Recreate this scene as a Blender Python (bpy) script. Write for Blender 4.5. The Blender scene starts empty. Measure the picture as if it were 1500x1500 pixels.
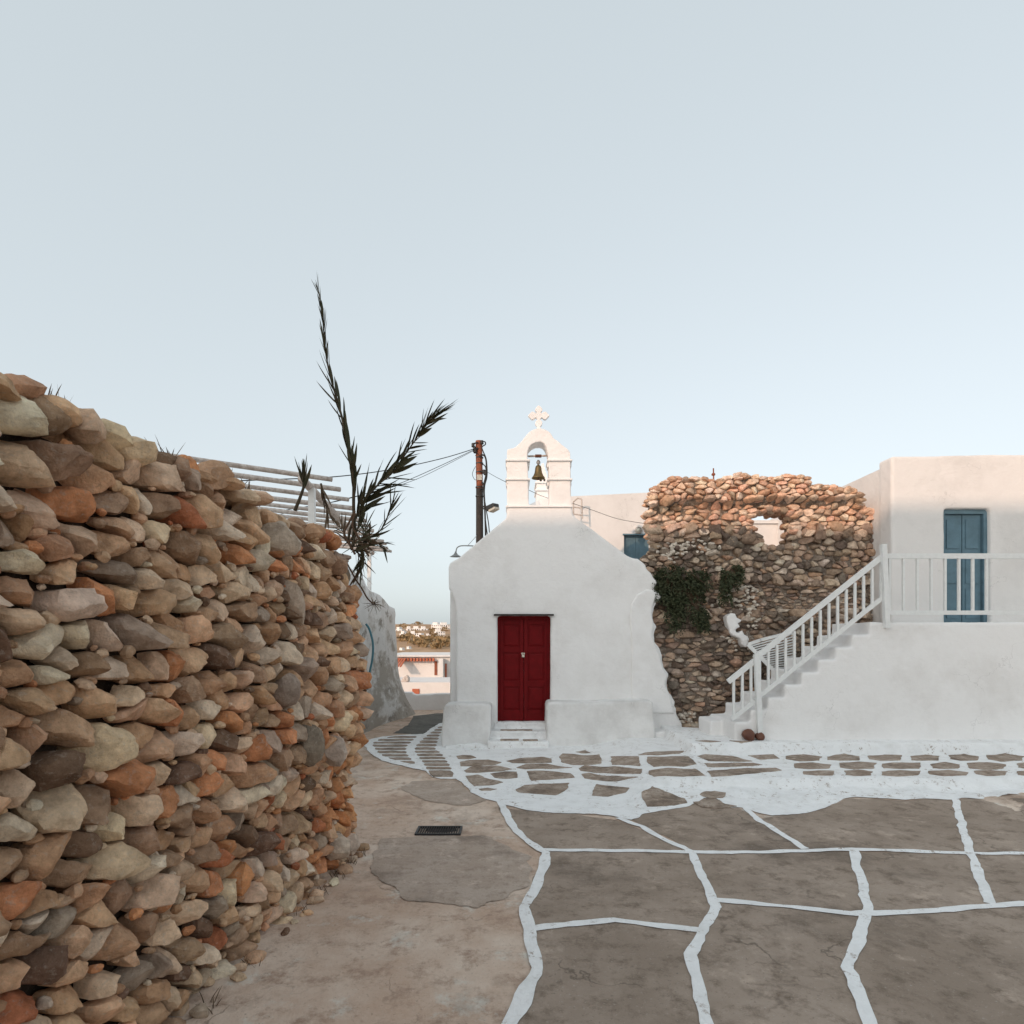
import bpy, bmesh, math, random
from mathutils import Vector, noise as mn, Quaternion
from mathutils.geometry import delaunay_2d_cdt

C = bpy.context.scene.collection
R = math.radians
# ------------------------------------------------------------------ camera, sky, sun, exposure
EYE, HOR, FPX = 1.75, 935.0, 900.0
cd = bpy.data.cameras.new('camera'); cam = bpy.data.objects.new('camera', cd); C.objects.link(cam)
cam.location = (0, 0, EYE); cam.rotation_euler = (R(90), 0, 0)
cd.sensor_width = 36; cd.lens = 36 * FPX / 1500; cd.shift_y = (HOR - 750) / 1500
cd.clip_start = 0.05; cd.clip_end = 5000
bpy.context.scene.camera = cam

SUN = Vector((-2.1, -3.0, 1.18)).normalized()
elev = math.asin(SUN.z); azim = math.atan2(SUN.x, SUN.y)
w = bpy.data.worlds.new('World'); bpy.context.scene.world = w; w.use_nodes = True
wn, wl = w.node_tree.nodes, w.node_tree.links
bg = wn['Background']
sky = wn.new('ShaderNodeTexSky'); sky.sky_type = 'NISHITA'; sky.sun_disc = False
sky.sun_elevation = elev; sky.sun_rotation = azim % (2 * math.pi)
sky.altitude = 0; sky.air_density = 1.0; sky.dust_density = 3.0; sky.ozone_density = 1.0
hs = wn.new('ShaderNodeHueSaturation'); hs.inputs['Saturation'].default_value = 0.36; hs.inputs['Value'].default_value = 0.52
wl.new(sky.outputs[0], hs.inputs['Color'])
hz = wn.new('ShaderNodeMix'); hz.data_type = 'RGBA'; hz.blend_type = 'ADD'; hz.inputs[0].default_value = 1.0      # thin bright haze over the clear sky
hz.inputs[7].default_value = (2.55, 2.88, 3.0, 1)
wl.new(hs.outputs[0], hz.inputs[6]); wl.new(hz.outputs[2], bg.inputs[0]); bg.inputs[1].default_value = 0.15
sd = bpy.data.lights.new('sun', 'SUN'); so = bpy.data.objects.new('sun', sd); C.objects.link(so)
sd.energy = 2.0; sd.angle = R(0.45); sd.color = (0.88, 0.58, 0.41)
so.rotation_euler = SUN.to_track_quat('Z', 'Y').to_euler(); so.location = (-10, -14, 12)
vs = bpy.context.scene.view_settings
vs.view_transform = 'Standard'; vs.look = 'None'; vs.gamma = 1; vs.exposure = 0.27

# ------------------------------------------------------------------ helpers
def tag(o, label=None, cat=None, group=None, kind=None):
    if label: o['label'] = label
    if cat: o['category'] = cat
    if group: o['group'] = group
    if kind: o['kind'] = kind
    return o

def empty(name, loc, label=None, cat=None, group=None):
    o = bpy.data.objects.new(name, None); C.objects.link(o); o.location = loc
    o.empty_display_size = .1
    return tag(o, label, cat, group)

def link(name, me, mat, parent=None):
    o = bpy.data.objects.new(name, me); C.objects.link(o)
    if mat: me.materials.append(mat)
    if parent:
        o.parent = parent
        p = parent; off = Vector()
        while p: off += p.location; p = p.parent
        o.location = -off           # parts are built in world coordinates
    return o

class MB:
    def __init__(s): s.v = []; s.f = []; s.c = []
    def add(s, vs_, fs, col=None):
        n = len(s.v); s.v += [tuple(p) for p in vs_]; s.f += [tuple(i + n for i in f) for f in fs]
        if col is not None: s.c += [col] * len(vs_)
    def box(s, x0, x1, y0, y1, z0, z1):
        s.add([(x0,y0,z0),(x1,y0,z0),(x1,y1,z0),(x0,y1,z0),(x0,y0,z1),(x1,y0,z1),(x1,y1,z1),(x0,y1,z1)],
              [(0,3,2,1),(4,5,6,7),(0,1,5,4),(1,2,6,5),(2,3,7,6),(3,0,4,7)])
    def bar(s, a, b, wx, wz, up=(0,0,1)):
        a, b = Vector(a), Vector(b); t = (b - a).normalized(); u = Vector(up)
        if abs(t.dot(u)) > .98: u = Vector((0, 1, 0))
        sx = t.cross(u).normalized(); sz = sx.cross(t).normalized()
        q = []
        for p in (a, b):
            for i, j in ((-1,-1),(1,-1),(1,1),(-1,1)): q.append(p + sx*i*wx/2 + sz*j*wz/2)
        s.add(q, [(0,3,2,1),(4,5,6,7),(0,1,5,4),(1,2,6,5),(2,3,7,6),(3,0,4,7)])
    def tube(s, pts, rad, n=8, cap=True):
        pts = [Vector(p) for p in pts]; rs = rad if isinstance(rad, (list, tuple)) else [rad]*len(pts)
        prev = None; ring = []
        for i, p in enumerate(pts):
            t = (pts[min(i+1, len(pts)-1)] - pts[max(i-1, 0)]).normalized()
            u = prev if prev else (Vector((0,0,1)) if abs(t.z) < .9 else Vector((1,0,0)))
            a = (u - t*u.dot(t)).normalized(); b = t.cross(a); prev = a
            ring.append([p + (a*math.cos(2*math.pi*k/n) + b*math.sin(2*math.pi*k/n))*rs[i] for k in range(n)])
        vs_ = [q for r_ in ring for q in r_]; fs = []
        for i in range(len(pts)-1):
            for k in range(n):
                fs.append((i*n+k, i*n+(k+1)%n, (i+1)*n+(k+1)%n, (i+1)*n+k))
        if cap: fs.append(tuple(range(n))[::-1]); fs.append(tuple((len(pts)-1)*n+k for k in range(n)))
        s.add(vs_, fs)
    def lathe(s, c, prof, n=20, axis=None):
        c = Vector(c); q = Quaternion() if axis is None else Vector((0,0,1)).rotation_difference(Vector(axis))
        vs_ = []
        for r_, z in prof:
            for k in range(n):
                a = 2*math.pi*k/n; vs_.append(c + q @ Vector((r_*math.cos(a), r_*math.sin(a), z)))
        fs = [(i*n+k, i*n+(k+1)%n, (i+1)*n+(k+1)%n, (i+1)*n+k) for i in range(len(prof)-1) for k in range(n)]
        s.add(vs_, fs)
    def build(s, name, mat, parent=None, smooth=False, sharp=None):
        me = bpy.data.meshes.new(name); me.from_pydata(s.v, [], s.f); me.update()
        if s.c and len(s.c) == len(s.v):
            at = me.attributes.new('Col', 'FLOAT_COLOR', 'POINT')
            at.data.foreach_set('color', [x for c_ in s.c for x in (c_[0], c_[1], c_[2], 1.0)])
        if smooth: me.polygons.foreach_set('use_smooth', [True]*len(me.polygons))
        if sharp:
            bm = bmesh.new(); bm.from_mesh(me)
            for e in bm.edges:
                if len(e.link_faces) == 2 and e.calc_face_angle(0) > R(sharp): e.smooth = False
            bm.to_mesh(me); bm.free()
        return link(name, me, mat, parent)

def P(px, py, d): return Vector(((px-750)*d/FPX, d, EYE-(py-HOR)*d/FPX))
def xz(px, py, d): return ((px-750)*d/FPX, EYE-(py-HOR)*d/FPX)

def pip(x, y, poly):
    c = False; n = len(poly); j = n-1
    for i in range(n):
        xi, yi = poly[i][0], poly[i][1]; xj, yj = poly[j][0], poly[j][1]
        if (yi > y) != (yj > y) and x < (xj-xi)*(y-yi)/(yj-yi)+xi: c = not c
        j = i
    return c

def fill(loops, step=None):
    """triangulate a polygon with holes, optional inner grid points; -> verts2d, tris"""
    pts = []; edges = []
    for L in loops:
        n0 = len(pts); pts += [Vector((p[0], p[1])) for p in L]
        edges += [(n0+i, n0+(i+1) % len(L)) for i in range(len(L))]
    if step:
        xs = [p.x for p in pts]; ys = [p.y for p in pts]
        y = min(ys)+step/2; k = 0
        while y < max(ys):
            x = min(xs) + (step/2 if k % 2 else step)
            while x < max(xs):
                if pip(x, y, loops[0]) and not any(pip(x, y, L) for L in loops[1:]): pts.append(Vector((x, y)))
                x += step
            y += step; k += 1
    v, e, f, *_ = delaunay_2d_cdt(pts, edges, [], 0, 1e-6)
    out = []
    for t in f:
        cx = sum(v[i].x for i in t)/len(t); cy = sum(v[i].y for i in t)/len(t)
        if pip(cx, cy, loops[0]) and not any(pip(cx, cy, L) for L in loops[1:]): out.append(tuple(t))
    return v, out

def orient(vs_, tris):
    r_ = []
    for t in tris:
        a, b, c = (vs_[i] for i in t[:3])
        r_.append(t if (b.x-a.x)*(c.y-a.y)-(b.y-a.y)*(c.x-a.x) > 0 else t[::-1])
    return r_

def prism(mb, loops, y0, y1):
    """loops in world (x,z); front at y0 (towards the camera), back at y1"""
    v, tris = fill(loops); tris = orient(v, tris); n = len(v)
    vv = [(p.x, y0, p.y) for p in v] + [(p.x, y1, p.y) for p in v]
    ff = list(tris) + [tuple(i+n for i in t)[::-1] for t in tris]
    cnt = {}
    for t in tris:
        for i in range(len(t)):
            a, b = t[i], t[(i+1) % len(t)]; cnt[(a, b)] = 1
    for (a, b) in cnt:
        if (b, a) not in cnt: ff.append((b, a, a+n, b+n))
    mb.add(vv, ff)

def plaster(o, voxel, amp=.012, size=.5, smooth=2):
    m = o.modifiers.new('skin', 'REMESH'); m.mode = 'VOXEL'; m.voxel_size = voxel; m.use_smooth_shade = True
    if smooth:
        s_ = o.modifiers.new('soft', 'SMOOTH'); s_.factor = .5; s_.iterations = smooth
    for k, (a, sz) in enumerate(((amp, size), (amp*.35, size*.22))):
        t = bpy.data.textures.new('lump', 'CLOUDS'); t.noise_scale = sz; t.noise_depth = 2
        d_ = o.modifiers.new('lump', 'DISPLACE'); d_.texture = t; d_.strength = a; d_.mid_level = .5; d_.texture_coords = 'GLOBAL'
    return o

# ------------------------------------------------------------------ materials
def mat_new(name, rough=.85, spec=.3):
    m = bpy.data.materials.new(name); m.use_nodes = True
    b = m.node_tree.nodes['Principled BSDF']; b.inputs['Roughness'].default_value = rough
    b.inputs['Specular IOR Level'].default_value = spec
    return m, m.node_tree.nodes, m.node_tree.links, b

def nz(n, l, scale, detail=5, rough=.6, vec=None, stretch=None):
    t = n.new('ShaderNodeTexNoise'); t.inputs['Scale'].default_value = scale
    t.inputs['Detail'].default_value = detail; t.inputs['Roughness'].default_value = rough
    g = n.new('ShaderNodeNewGeometry')
    if stretch:
        mp = n.new('ShaderNodeMapping'); mp.inputs['Scale'].default_value = stretch
        l.new(g.outputs['Position'], mp.inputs[0]); l.new(mp.outputs[0], t.inputs['Vector'])
    else: l.new(g.outputs['Position'], t.inputs['Vector'])
    return t.outputs['Fac']
def ramp(n, l, src, p0, p1, c0=(0,0,0), c1=(1,1,1)):
    r_ = n.new('ShaderNodeValToRGB'); e = r_.color_ramp.elements
    e[0].position = p0; e[1].position = p1; e[0].color = (*c0, 1); e[1].color = (*c1, 1)
    l.new(src, r_.inputs[0]); return r_.outputs[0]
def mix(n, l, f, a, b, mode='MIX'):
    m = n.new('ShaderNodeMix'); m.data_type = 'RGBA'; m.blend_type = mode
    for s_, v in ((m.inputs[0], f), (m.inputs[6], a), (m.inputs[7], b)):
        if hasattr(v, 'links') or isinstance(v, bpy.types.NodeSocket): l.new(v, s_)
        elif isinstance(v, (int, float)): s_.default_value = v
        else: s_.default_value = (*v, 1)
    return m.outputs[2]
def bump(n, l, b, src, strength, dist):
    k = n.new('ShaderNodeBump'); k.inputs['Strength'].default_value = strength; k.inputs['Distance'].default_value = dist
    l.new(src, k.inputs['Height']); l.new(k.outputs[0], b.inputs['Normal'])
    return k

def m_plaster(name, c=(.80,.79,.775), dirt=(.60,.575,.55), amount=.35, scale=1.6, streak=None, bs=.35):
    m, n, l, b = mat_new(name, .9, .2)
    f1 = ramp(n, l, nz(n, l, scale, 6, .65), .5-.12+(.5-amount)*.4, .78)
    col = mix(n, l, f1, c, dirt)
    fs = ramp(n, l, nz(n, l, 26, 4, .7), .66, .76)
    col = mix(n, l, mix(n, l, .12+amount*.3, (0,0,0), fs), col, tuple(x*.7 for x in dirt))
    if streak:
        gp = n.new('ShaderNodeNewGeometry'); sx = n.new('ShaderNodeSeparateXYZ'); l.new(gp.outputs['Position'], sx.inputs[0])
        mr = n.new('ShaderNodeMapRange'); mr.inputs[1].default_value = 0; mr.inputs[2].default_value = 2.7; mr.inputs[3].default_value = .07; mr.inputs[4].default_value = -.09
        l.new(sx.outputs[2], mr.inputs[0]); am = n.new('ShaderNodeMath'); am.operation = 'ADD'
        l.new(nz(n, l, 1.9, 9, .68, stretch=(.8, .40, .75)), am.inputs[0]); l.new(mr.outputs[0], am.inputs[1])
        f2 = ramp(n, l, am.outputs[0], .47, .56)
        col = mix(n, l, f2, col, streak)
        f3 = ramp(n, l, nz(n, l, 4.5, 7, .7, stretch=(.9, .5, .8)), .55, .64)
        col = mix(n, l, f3, col, tuple(x*.7 for x in streak))
    l.new(col, b.inputs['Base Color'])
    v = n.new('ShaderNodeTexVoronoi'); v.feature = 'DISTANCE_TO_EDGE'; v.inputs['Scale'].default_value = 1.1
    g = n.new('ShaderNodeNewGeometry'); t = n.new('ShaderNodeTexNoise'); t.inputs['Scale'].default_value = 3; t.inputs['Detail'].default_value = 8
    l.new(g.outputs['Position'], t.inputs['Vector'])
    ad = n.new('ShaderNodeVectorMath'); ad.operation = 'MULTIPLY_ADD'; ad.inputs[1].default_value = (1.1, 1.1, 1.1)
    l.new(t.outputs['Color'], ad.inputs[0]); l.new(g.outputs['Position'], ad.inputs[2]); l.new(ad.outputs[0], v.inputs['Vector'])
    ck = ramp(n, l, v.outputs['Distance'], .001, .005, (1,1,1), (0,0,0))
    gate = ramp(n, l, nz(n, l, 1.3, 3, .5), .55, .62, (0,0,0), (.55,.55,.55))
    col = mix(n, l, mix(n, l, 1.0, ck, gate, 'MULTIPLY'), col, tuple(x*.6 for x in dirt))
    l.new(col, b.inputs['Base Color'])
    b1 = nz(n, l, 8, 8, .62); b2 = nz(n, l, 42, 6, .7, stretch=(.35, .35, 1.3))
    ma = n.new('ShaderNodeMath'); ma.operation = 'MULTIPLY_ADD'; ma.inputs[1].default_value = .35
    l.new(b2, ma.inputs[0]); l.new(b1, ma.inputs[2])
    bump(n, l, b, ma.outputs[0], bs*1.2, .035)
    return m

def m_flat(name, c, rough=.6, spec=.4, metal=0, var=.25, scale=14, c2=None):
    m, n, l, b = mat_new(name, rough, spec); b.inputs['Metallic'].default_value = metal
    f = ramp(n, l, nz(n, l, scale, 6, .65), .35, .7)
    l.new(mix(n, l, f, c, c2 or tuple(x*(1-var) for x in c)), b.inputs['Base Color'])
    bump(n, l, b, nz(n, l, scale*3, 5, .6), .25, .006)
    return m

def m_stone(name, scale=1.0):
    m, n, l, b = mat_new(name, .93, .15)
    a = n.new('ShaderNodeAttribute'); a.attribute_name = 'Col'
    f = ramp(n, l, nz(n, l, 11*scale, 8, .7), .3, .72, (.55,.51,.48), (1.38,1.36,1.33))
    col = mix(n, l, 1.0, a.outputs['Color'], f, 'MULTIPLY')
    f2 = ramp(n, l, nz(n, l, 38*scale, 6, .75), .54, .70)
    col = mix(n, l, mix(n, l, .5, (0,0,0), f2), col, (.55,.48,.41))
    f3 = ramp(n, l, nz(n, l, 21*scale, 6, .75), .24, .40, (1,1,1), (0,0,0))
    col = mix(n, l, mix(n, l, .6, (0,0,0), f3), col, (.10,.07,.05))
    l.new(col, b.inputs['Base Color'])
    bump(n, l, b, nz(n, l, 17*scale, 12, .72), 1.0, .03/scale)
    return m

def m_ground(name, a, b_, c, crack=True, s=1.0, bs=.5):
    m, n, l, b = mat_new(name, .9, .2)
    col = mix(n, l, ramp(n, l, nz(n, l, 1.1*s, 7, .68), .40, .62), a, b_)
    col = mix(n, l, ramp(n, l, nz(n, l, 5.5*s, 9, .76), .50, .66), col, c)
    col = mix(n, l, ramp(n, l, nz(n, l, 2.3*s, 9, .74), .56, .66, (0,0,0), (.7,.7,.7)), col, tuple(min(.7, x*1.35) for x in b_))
    col = mix(n, l, ramp(n, l, nz(n, l, .62*s, 8, .72), .53, .64, (0,0,0), (.8,.8,.8)), col, tuple(x*.55 for x in a))
    col = mix(n, l, mix(n, l, .55, (0,0,0), ramp(n, l, nz(n, l, 45, 4, .7), .60, .70)), col, tuple(x*.45 for x in a))
    col = mix(n, l, mix(n, l, .35, (0,0,0), ramp(n, l, nz(n, l, 70, 3, .6), .63, .72)), col, (.6,.57,.53))
    if crack:
        v = n.new('ShaderNodeTexVoronoi'); v.feature = 'DISTANCE_TO_EDGE'; v.inputs['Scale'].default_value = .75
        g = n.new('ShaderNodeNewGeometry'); t = n.new('ShaderNodeTexNoise'); t.inputs['Scale'].default_value = 2.6; t.inputs['Detail'].default_value = 7
        l.new(g.outputs['Position'], t.inputs['Vector'])
        ad = n.new('ShaderNodeVectorMath'); ad.operation = 'MULTIPLY_ADD'; ad.inputs[1].default_value = (.9,.9,0)
        l.new(t.outputs['Color'], ad.inputs[0]); l.new(g.outputs['Position'], ad.inputs[2]); l.new(ad.outputs[0], v.inputs['Vector'])
        ck = ramp(n, l, v.outputs['Distance'], .001, .007, (1,1,1), (0,0,0))
        gate = ramp(n, l, nz(n, l, .9, 5, .6), .50, .60, (0,0,0), (.7,.7,.7))
        col = mix(n, l, mix(n, l, 1.0, ck, gate, 'MULTIPLY'), col, tuple(x*.35 for x in a))
    l.new(col, b.inputs['Base Color'])
    bump(n, l, b, nz(n, l, 14*s, 10, .7), bs, .03)
    return m

M = {}
M['white'] = m_plaster('whitewash', c=(.84,.83,.82), dirt=(.72,.70,.68), amount=.25, scale=1.2)
M['bench'] = m_plaster('whitewash_worn', c=(.80,.79,.775), dirt=(.58,.56,.54), amount=.55, scale=2.6)
M['alley'] = m_plaster('whitewash_stained', c=(.74,.74,.73), dirt=(.6,.585,.56), amount=.4, streak=(.40,.37,.33), bs=.6)
M['paint'] = m_plaster('lime_paint', c=(.88,.88,.875), dirt=(.74,.735,.72), amount=.25, scale=5, bs=.6)
def wear(m, c):
    n, l = m.node_tree.nodes, m.node_tree.links; b = n['Principled BSDF']; src = b.inputs['Base Color'].links[0].from_socket
    f_ = mix(n, l, 1.0, ramp(n, l, nz(n, l, 15, 10, .8), .555, .60), ramp(n, l, nz(n, l, 1.9, 6, .65), .44, .60), 'MULTIPLY')
    l.new(mix(n, l, f_, src, c), b.inputs['Base Color'])
wear(M['paint'], (.36,.29,.24))
M['house'] = m_plaster('house_white', c=(.74,.72,.70), dirt=(.62,.60,.58), amount=.2, scale=.9)
M['stone'] = m_stone('rubble_stone'); M['stone_small'] = m_stone('ruin_stone', 1.4)
M['mortar'] = m_ground('earth_mortar', (.06,.043,.03), (.09,.065,.047), (.14,.10,.075), crack=False, s=3, bs=1)  # earth core darkened: shadow in the gaps between stones put into its colour
M['mortar2'] = m_ground('lime_mortar', (.15,.115,.09), (.30,.24,.19), (.58,.52,.45), crack=False, s=3, bs=1)
M['ground'] = m_ground('street_ground', (.55,.40,.305), (.70,.575,.475), (.38,.265,.20))
M['slab'] = m_ground('dark_paving', (.30,.235,.185), (.40,.32,.26), (.19,.145,.11), crack=True)
M['flag'] = m_ground('flagstone', (.31,.235,.18), (.50,.41,.34), (.20,.15,.115), crack=False, s=3.2, bs=.8)
M['asphalt'] = m_ground('asphalt_patch', (.43,.34,.275), (.50,.41,.345), (.34,.265,.21), crack=False, s=2)
M['asphalt2'] = m_ground('road_asphalt', (.14,.135,.12), (.18,.17,.15), (.11,.105,.095), crack=False, s=2)
M['damp'] = m_ground('damp_slab', (.13,.105,.085), (.18,.145,.115), (.09,.07,.055), crack=False, s=3)
M['hill'] = m_ground('dry_hill', (.38,.235,.135), (.46,.31,.19), (.22,.14,.08), crack=False, s=.06, bs=.2)
M['scrub'] = m_flat('dry_scrub', (.20,.14,.07), .9, .1, scale=.2, c2=(.34,.235,.13))
M['red'] = m_flat('red_paint', (.115,.0018,.003), .6, .15, var=.3, scale=9, c2=(.16,.003,.005))
M['blue'] = m_flat('blue_paint', (.115,.20,.25), .6, .4, var=.25, scale=6)
M['wpaint'] = m_flat('white_paint', (.78,.79,.78), .5, .4, var=.1)
M['slat'] = m_flat('weathered_white_wood', (.66,.60,.55), .8, .2, scale=22, c2=(.34,.27,.23))
M['bronze'] = m_flat('bell_bronze', (.20,.14,.06), .5, .5, metal=.6, scale=20, c2=(.12,.10,.05))
M['rust'] = m_flat('rusty_wood', (.30,.10,.055), .85, .2, scale=9, c2=(.16,.06,.04))
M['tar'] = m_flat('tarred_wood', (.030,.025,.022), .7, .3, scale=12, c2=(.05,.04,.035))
M['black'] = m_flat('black_metal', (.025,.025,.025), .5, .4)
M['grey'] = m_flat('grey_metal', (.30,.30,.29), .45, .5, metal=.5)
M['cable'] = m_flat('cable', (.02,.02,.02), .6, .3)
M['lens'] = m_flat('lamp_glass', (.50,.47,.40), .25, .5)
M['leaf'] = m_flat('reed_leaf', (.026,.034,.015), .7, .25, scale=9, c2=(.075,.058,.03))
M['straw'] = m_flat('dry_leaf', (.16,.115,.075), .85, .2, scale=12, c2=(.09,.065,.045))
M['caper'] = m_flat('caper_leaf', (.022,.034,.014), .65, .3, scale=14, c2=(.085,.09,.045))
M['stem'] = m_flat('reed_stem', (.05,.042,.028), .8, .2, scale=20, c2=(.09,.065,.04))
M['twig'] = m_flat('brown_twig', (.12,.075,.05), .9, .1)
M['terracotta'] = m_flat('terracotta', (.50,.16,.09), .8, .2)
M['tarbrown'] = m_flat('brown_clay', (.10,.035,.022), .55, .4, scale=8, c2=(.17,.07,.04))
M['teal'] = m_flat('teal_hose', (.055,.17,.21), .5, .4)
M['brass'] = m_flat('lock_metal', (.62,.58,.50), .35, .5, metal=.5)
M['glass'] = m_flat('dark_pane', (.05,.055,.06), .2, .5)

def S(a, b, x):
    t = max(0, min(1, (x-a)/(b-a))); return t*t*(3-2*t)

# ------------------------------------------------------------------ ground
def h(x, y):
    z = .14*S(1.0, 1.9, x)*S(6.93, 7.05, y)
    z += .14*S(2.44, 2.5, x)*S(8.5, 8.56, y)
    z += .022*(mn.noise(Vector((x*.8, y*.8, 3.1)))) + .006*mn.noise(Vector((x*4, y*4, 7)))
    # lumpy lime render at the foot of the terrace step
    k = S(.9, 1.5, x)*S(6.05, 6.75, y)*(1-S(6.93, 7.05, y))
    z += k*(.045+.05*mn.noise(Vector((x*3, y*4, 1))))
    if y > 15.2: z -= 5*S(15.2, 23, y)
    return z

def G(px, py, dz=0.0):
    k = (py-HOR)/FPX; d = 1.4; st = .015
    kx = (px-750)/FPX
    while d < 60:
        if EYE-k*d <= h(kx*d, d): break
        d += st
    lo, hi = d-st, d
    for _ in range(18):
        m_ = (lo+hi)/2
        if EYE-k*m_ <= h(kx*m_, m_): hi = m_
        else: lo = m_
    return Vector((kx*hi, hi, h(kx*hi, hi)+dz))

def rng(a, b, s_):
    r_ = []; x = a
    while x < b-1e-6: r_.append(x); x += s_
    return r_
def hillz(x, y):
    prof = [(23,-5),(60,-5),(100,-4),(150,-1.6),(220,.8),(300,3.8),(400,8.6),(500,12.6),(560,13.6),(640,13.2),(800,8),(1400,-5),(6000,-6)]
    z = h(x, y) if y < 40 else -5
    if y >= 40:
        for (a, za), (b, zb) in zip(prof, prof[1:]):
            if a <= y <= b: z = za+(zb-za)*(y-a)/(b-a)
        z += 1.6*S(120, 300, y)*mn.noise(Vector((x*.012, y*.012, 0))) + .8*S(120,300,y)*mn.noise(Vector((x*.05, y*.05, 4)))
        z -= 3*S(80, 400, abs(x+60))
    return z
xs = [-3000,-1200,-500,-250] + rng(-160, -10, 4) + rng(-10, -3, .5) + rng(-3, 5, .06) + rng(5, 12, .4) + [12,20,40,80,160,400,1200,3000]
ys = [-60,-30,-12,-5,-2,-.5] + rng(0, 2.5, .25) + rng(2.5, 6, .07) + rng(6, 9, .045) + rng(9, 15.4, .2) + rng(15.4, 24, .6) + rng(24, 100, 6) + rng(100, 700, 8) + [700,800,1000,1400,2500,6000]
mb = MB()
mb.v = [(x, y, hillz(x, y) if y > 40 else h(x, y)-.035*S(1.05, 1.3, x)*S(6.75, 6.95, y)*(1-S(12, 13, y))) for y in ys for x in xs]
nx = len(xs)
near_f = []; far_f = []
for j in range(len(ys)-1):
    for i in range(nx-1): mb.f.append((j*nx+i, j*nx+i+1, (j+1)*nx+i+1, (j+1)*nx+i))
g = mb.build('ground', M['ground'], smooth=True); tag(g, kind='structure')
g.data.materials.append(M['hill'])
for p in g.data.polygons:
    if p.center.y > 23: p.material_index = 1

def densify(poly, step, jit, seed, closed=True):
    rd = random.Random(seed); out = []
    n = len(poly)
    for i in range(n if closed else n-1):
        a, b = Vector(poly[i][:2]), Vector(poly[(i+1) % n][:2]); k = max(1, int((b-a).length/step))
        t = (b-a).normalized(); nrm = Vector((-t.y, t.x))
        for q in range(k):
            p = a.lerp(b, q/k)
            j = jit*(mn.noise(Vector((p.x*5+seed, p.y*5, seed*1.7)))*1.4+mn.noise(Vector((p.x*19+seed, p.y*19, 2)))*.6)
            out.append(p+nrm*j)
    if not closed: out.append(Vector(poly[-1][:2]))
    return out

def sheet(mbx, poly_px, dz, step=.06, jit=.012, seed=0, holes=(), skirt=0.0, rough=0.0, dens=.05, world=False):
    def W(L): return [G(a, b).xy for a, b in L] if not world else [Vector(q) for q in L]
    loops = [densify(W(poly_px), dens, jit, seed)] + [densify(W(H_), dens, jit, seed+k+1) for k, H_ in enumerate(holes)]
    v, t = fill(loops, step); t = orient(v, t)
    vv = [(p.x, p.y, h(p.x, p.y)+dz+rough*mn.noise(Vector((p.x*6, p.y*6, seed)))) for p in v]
    ff = list(t)
    if skirt:
        cnt = {}
        for q in t:
            for i in range(len(q)): cnt[(q[i], q[(i+1) % len(q)])] = 1
        idx = {}
        for (a, b) in list(cnt):
            if (b, a) in cnt: continue
            for k in (a, b):
                if k not in idx: idx[k] = len(vv); vv.append((v[k].x, v[k].y, h(v[k].x, v[k].y)+dz-skirt))
            ff.append((b, a, idx[a], idx[b]))
    mbx.add(vv, ff)

def strip(mbx, pts, w_, dz, seed):
    """painted line along pixel points"""
    c = [G(a, b).xy for a, b in pts]; c = densify(c, .06, .011, seed, closed=False)
    L = []; Rr = []
    for i, p in enumerate(c):
        t = (c[min(i+1, len(c)-1)]-c[max(i-1, 0)]).normalized(); nrm = Vector((-t.y, t.x))
        ww = w_*(.5+.26*mn.noise(Vector((i*.23, seed, 0)))+.12*mn.noise(Vector((i*1.1, seed, 4))))
        L.append(p+nrm*ww); Rr.append(p-nrm*ww)
    vv = [(p.x, p.y, h(p.x, p.y)+dz) for p in L+Rr]; n = len(L)
    mbx.add(vv, [(i, i+n, i+n+1, i+1)[::-1] for i in range(n-1)])

# dark paving slabs and asphalt repairs
mb = MB()
sheet(mb, [(730,1184),(830,1192),(905,1202),(1010,1249),(1300,1249),(1500,1252),(1900,1300),(1900,1600),(1300,1700),(780,1640),(735,1500),(785,1420),(765,1330),(798,1252),(760,1216)], .004, .12, .02, 3)
sheet(mb, [(915,1196),(1010,1180),(1050,1166),(1114,1200),(1250,1170),(1500,1170),(1700,1190),(1700,1252),(1300,1247),(1015,1247)], .004, .1, .02, 4)
tag(mb.build('paving', M['slab'], smooth=True), kind='structure')
mb = MB()
sheet(mb, [(584,1152),(603,1145),(640,1143),(668,1143.5),(682,1156),(700,1166),(712,1174),(690,1181),(640,1176),(605,1166)], .005, .1, .04, 6, dens=.03)
sheet(mb, [(560,1229),(620,1225.5),(720,1226),(745,1240),(778,1256),(770,1300),(700,1330),(600,1320),(540,1280)], .005, .1, .04, 7, dens=.03)
tag(mb.build('pavement_patch', M['asphalt'], smooth=True), kind='structure')
mb = MB()
sheet(mb, [(575,1074.5),(600,1060),(606,1049),(640,1045),(700,1045),(700,1060),(646,1063),(628,1076),(600,1075.5)], .004, .1, .02, 9)
tag(mb.build('road', M['asphalt2'], smooth=True), kind='structure')

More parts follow.
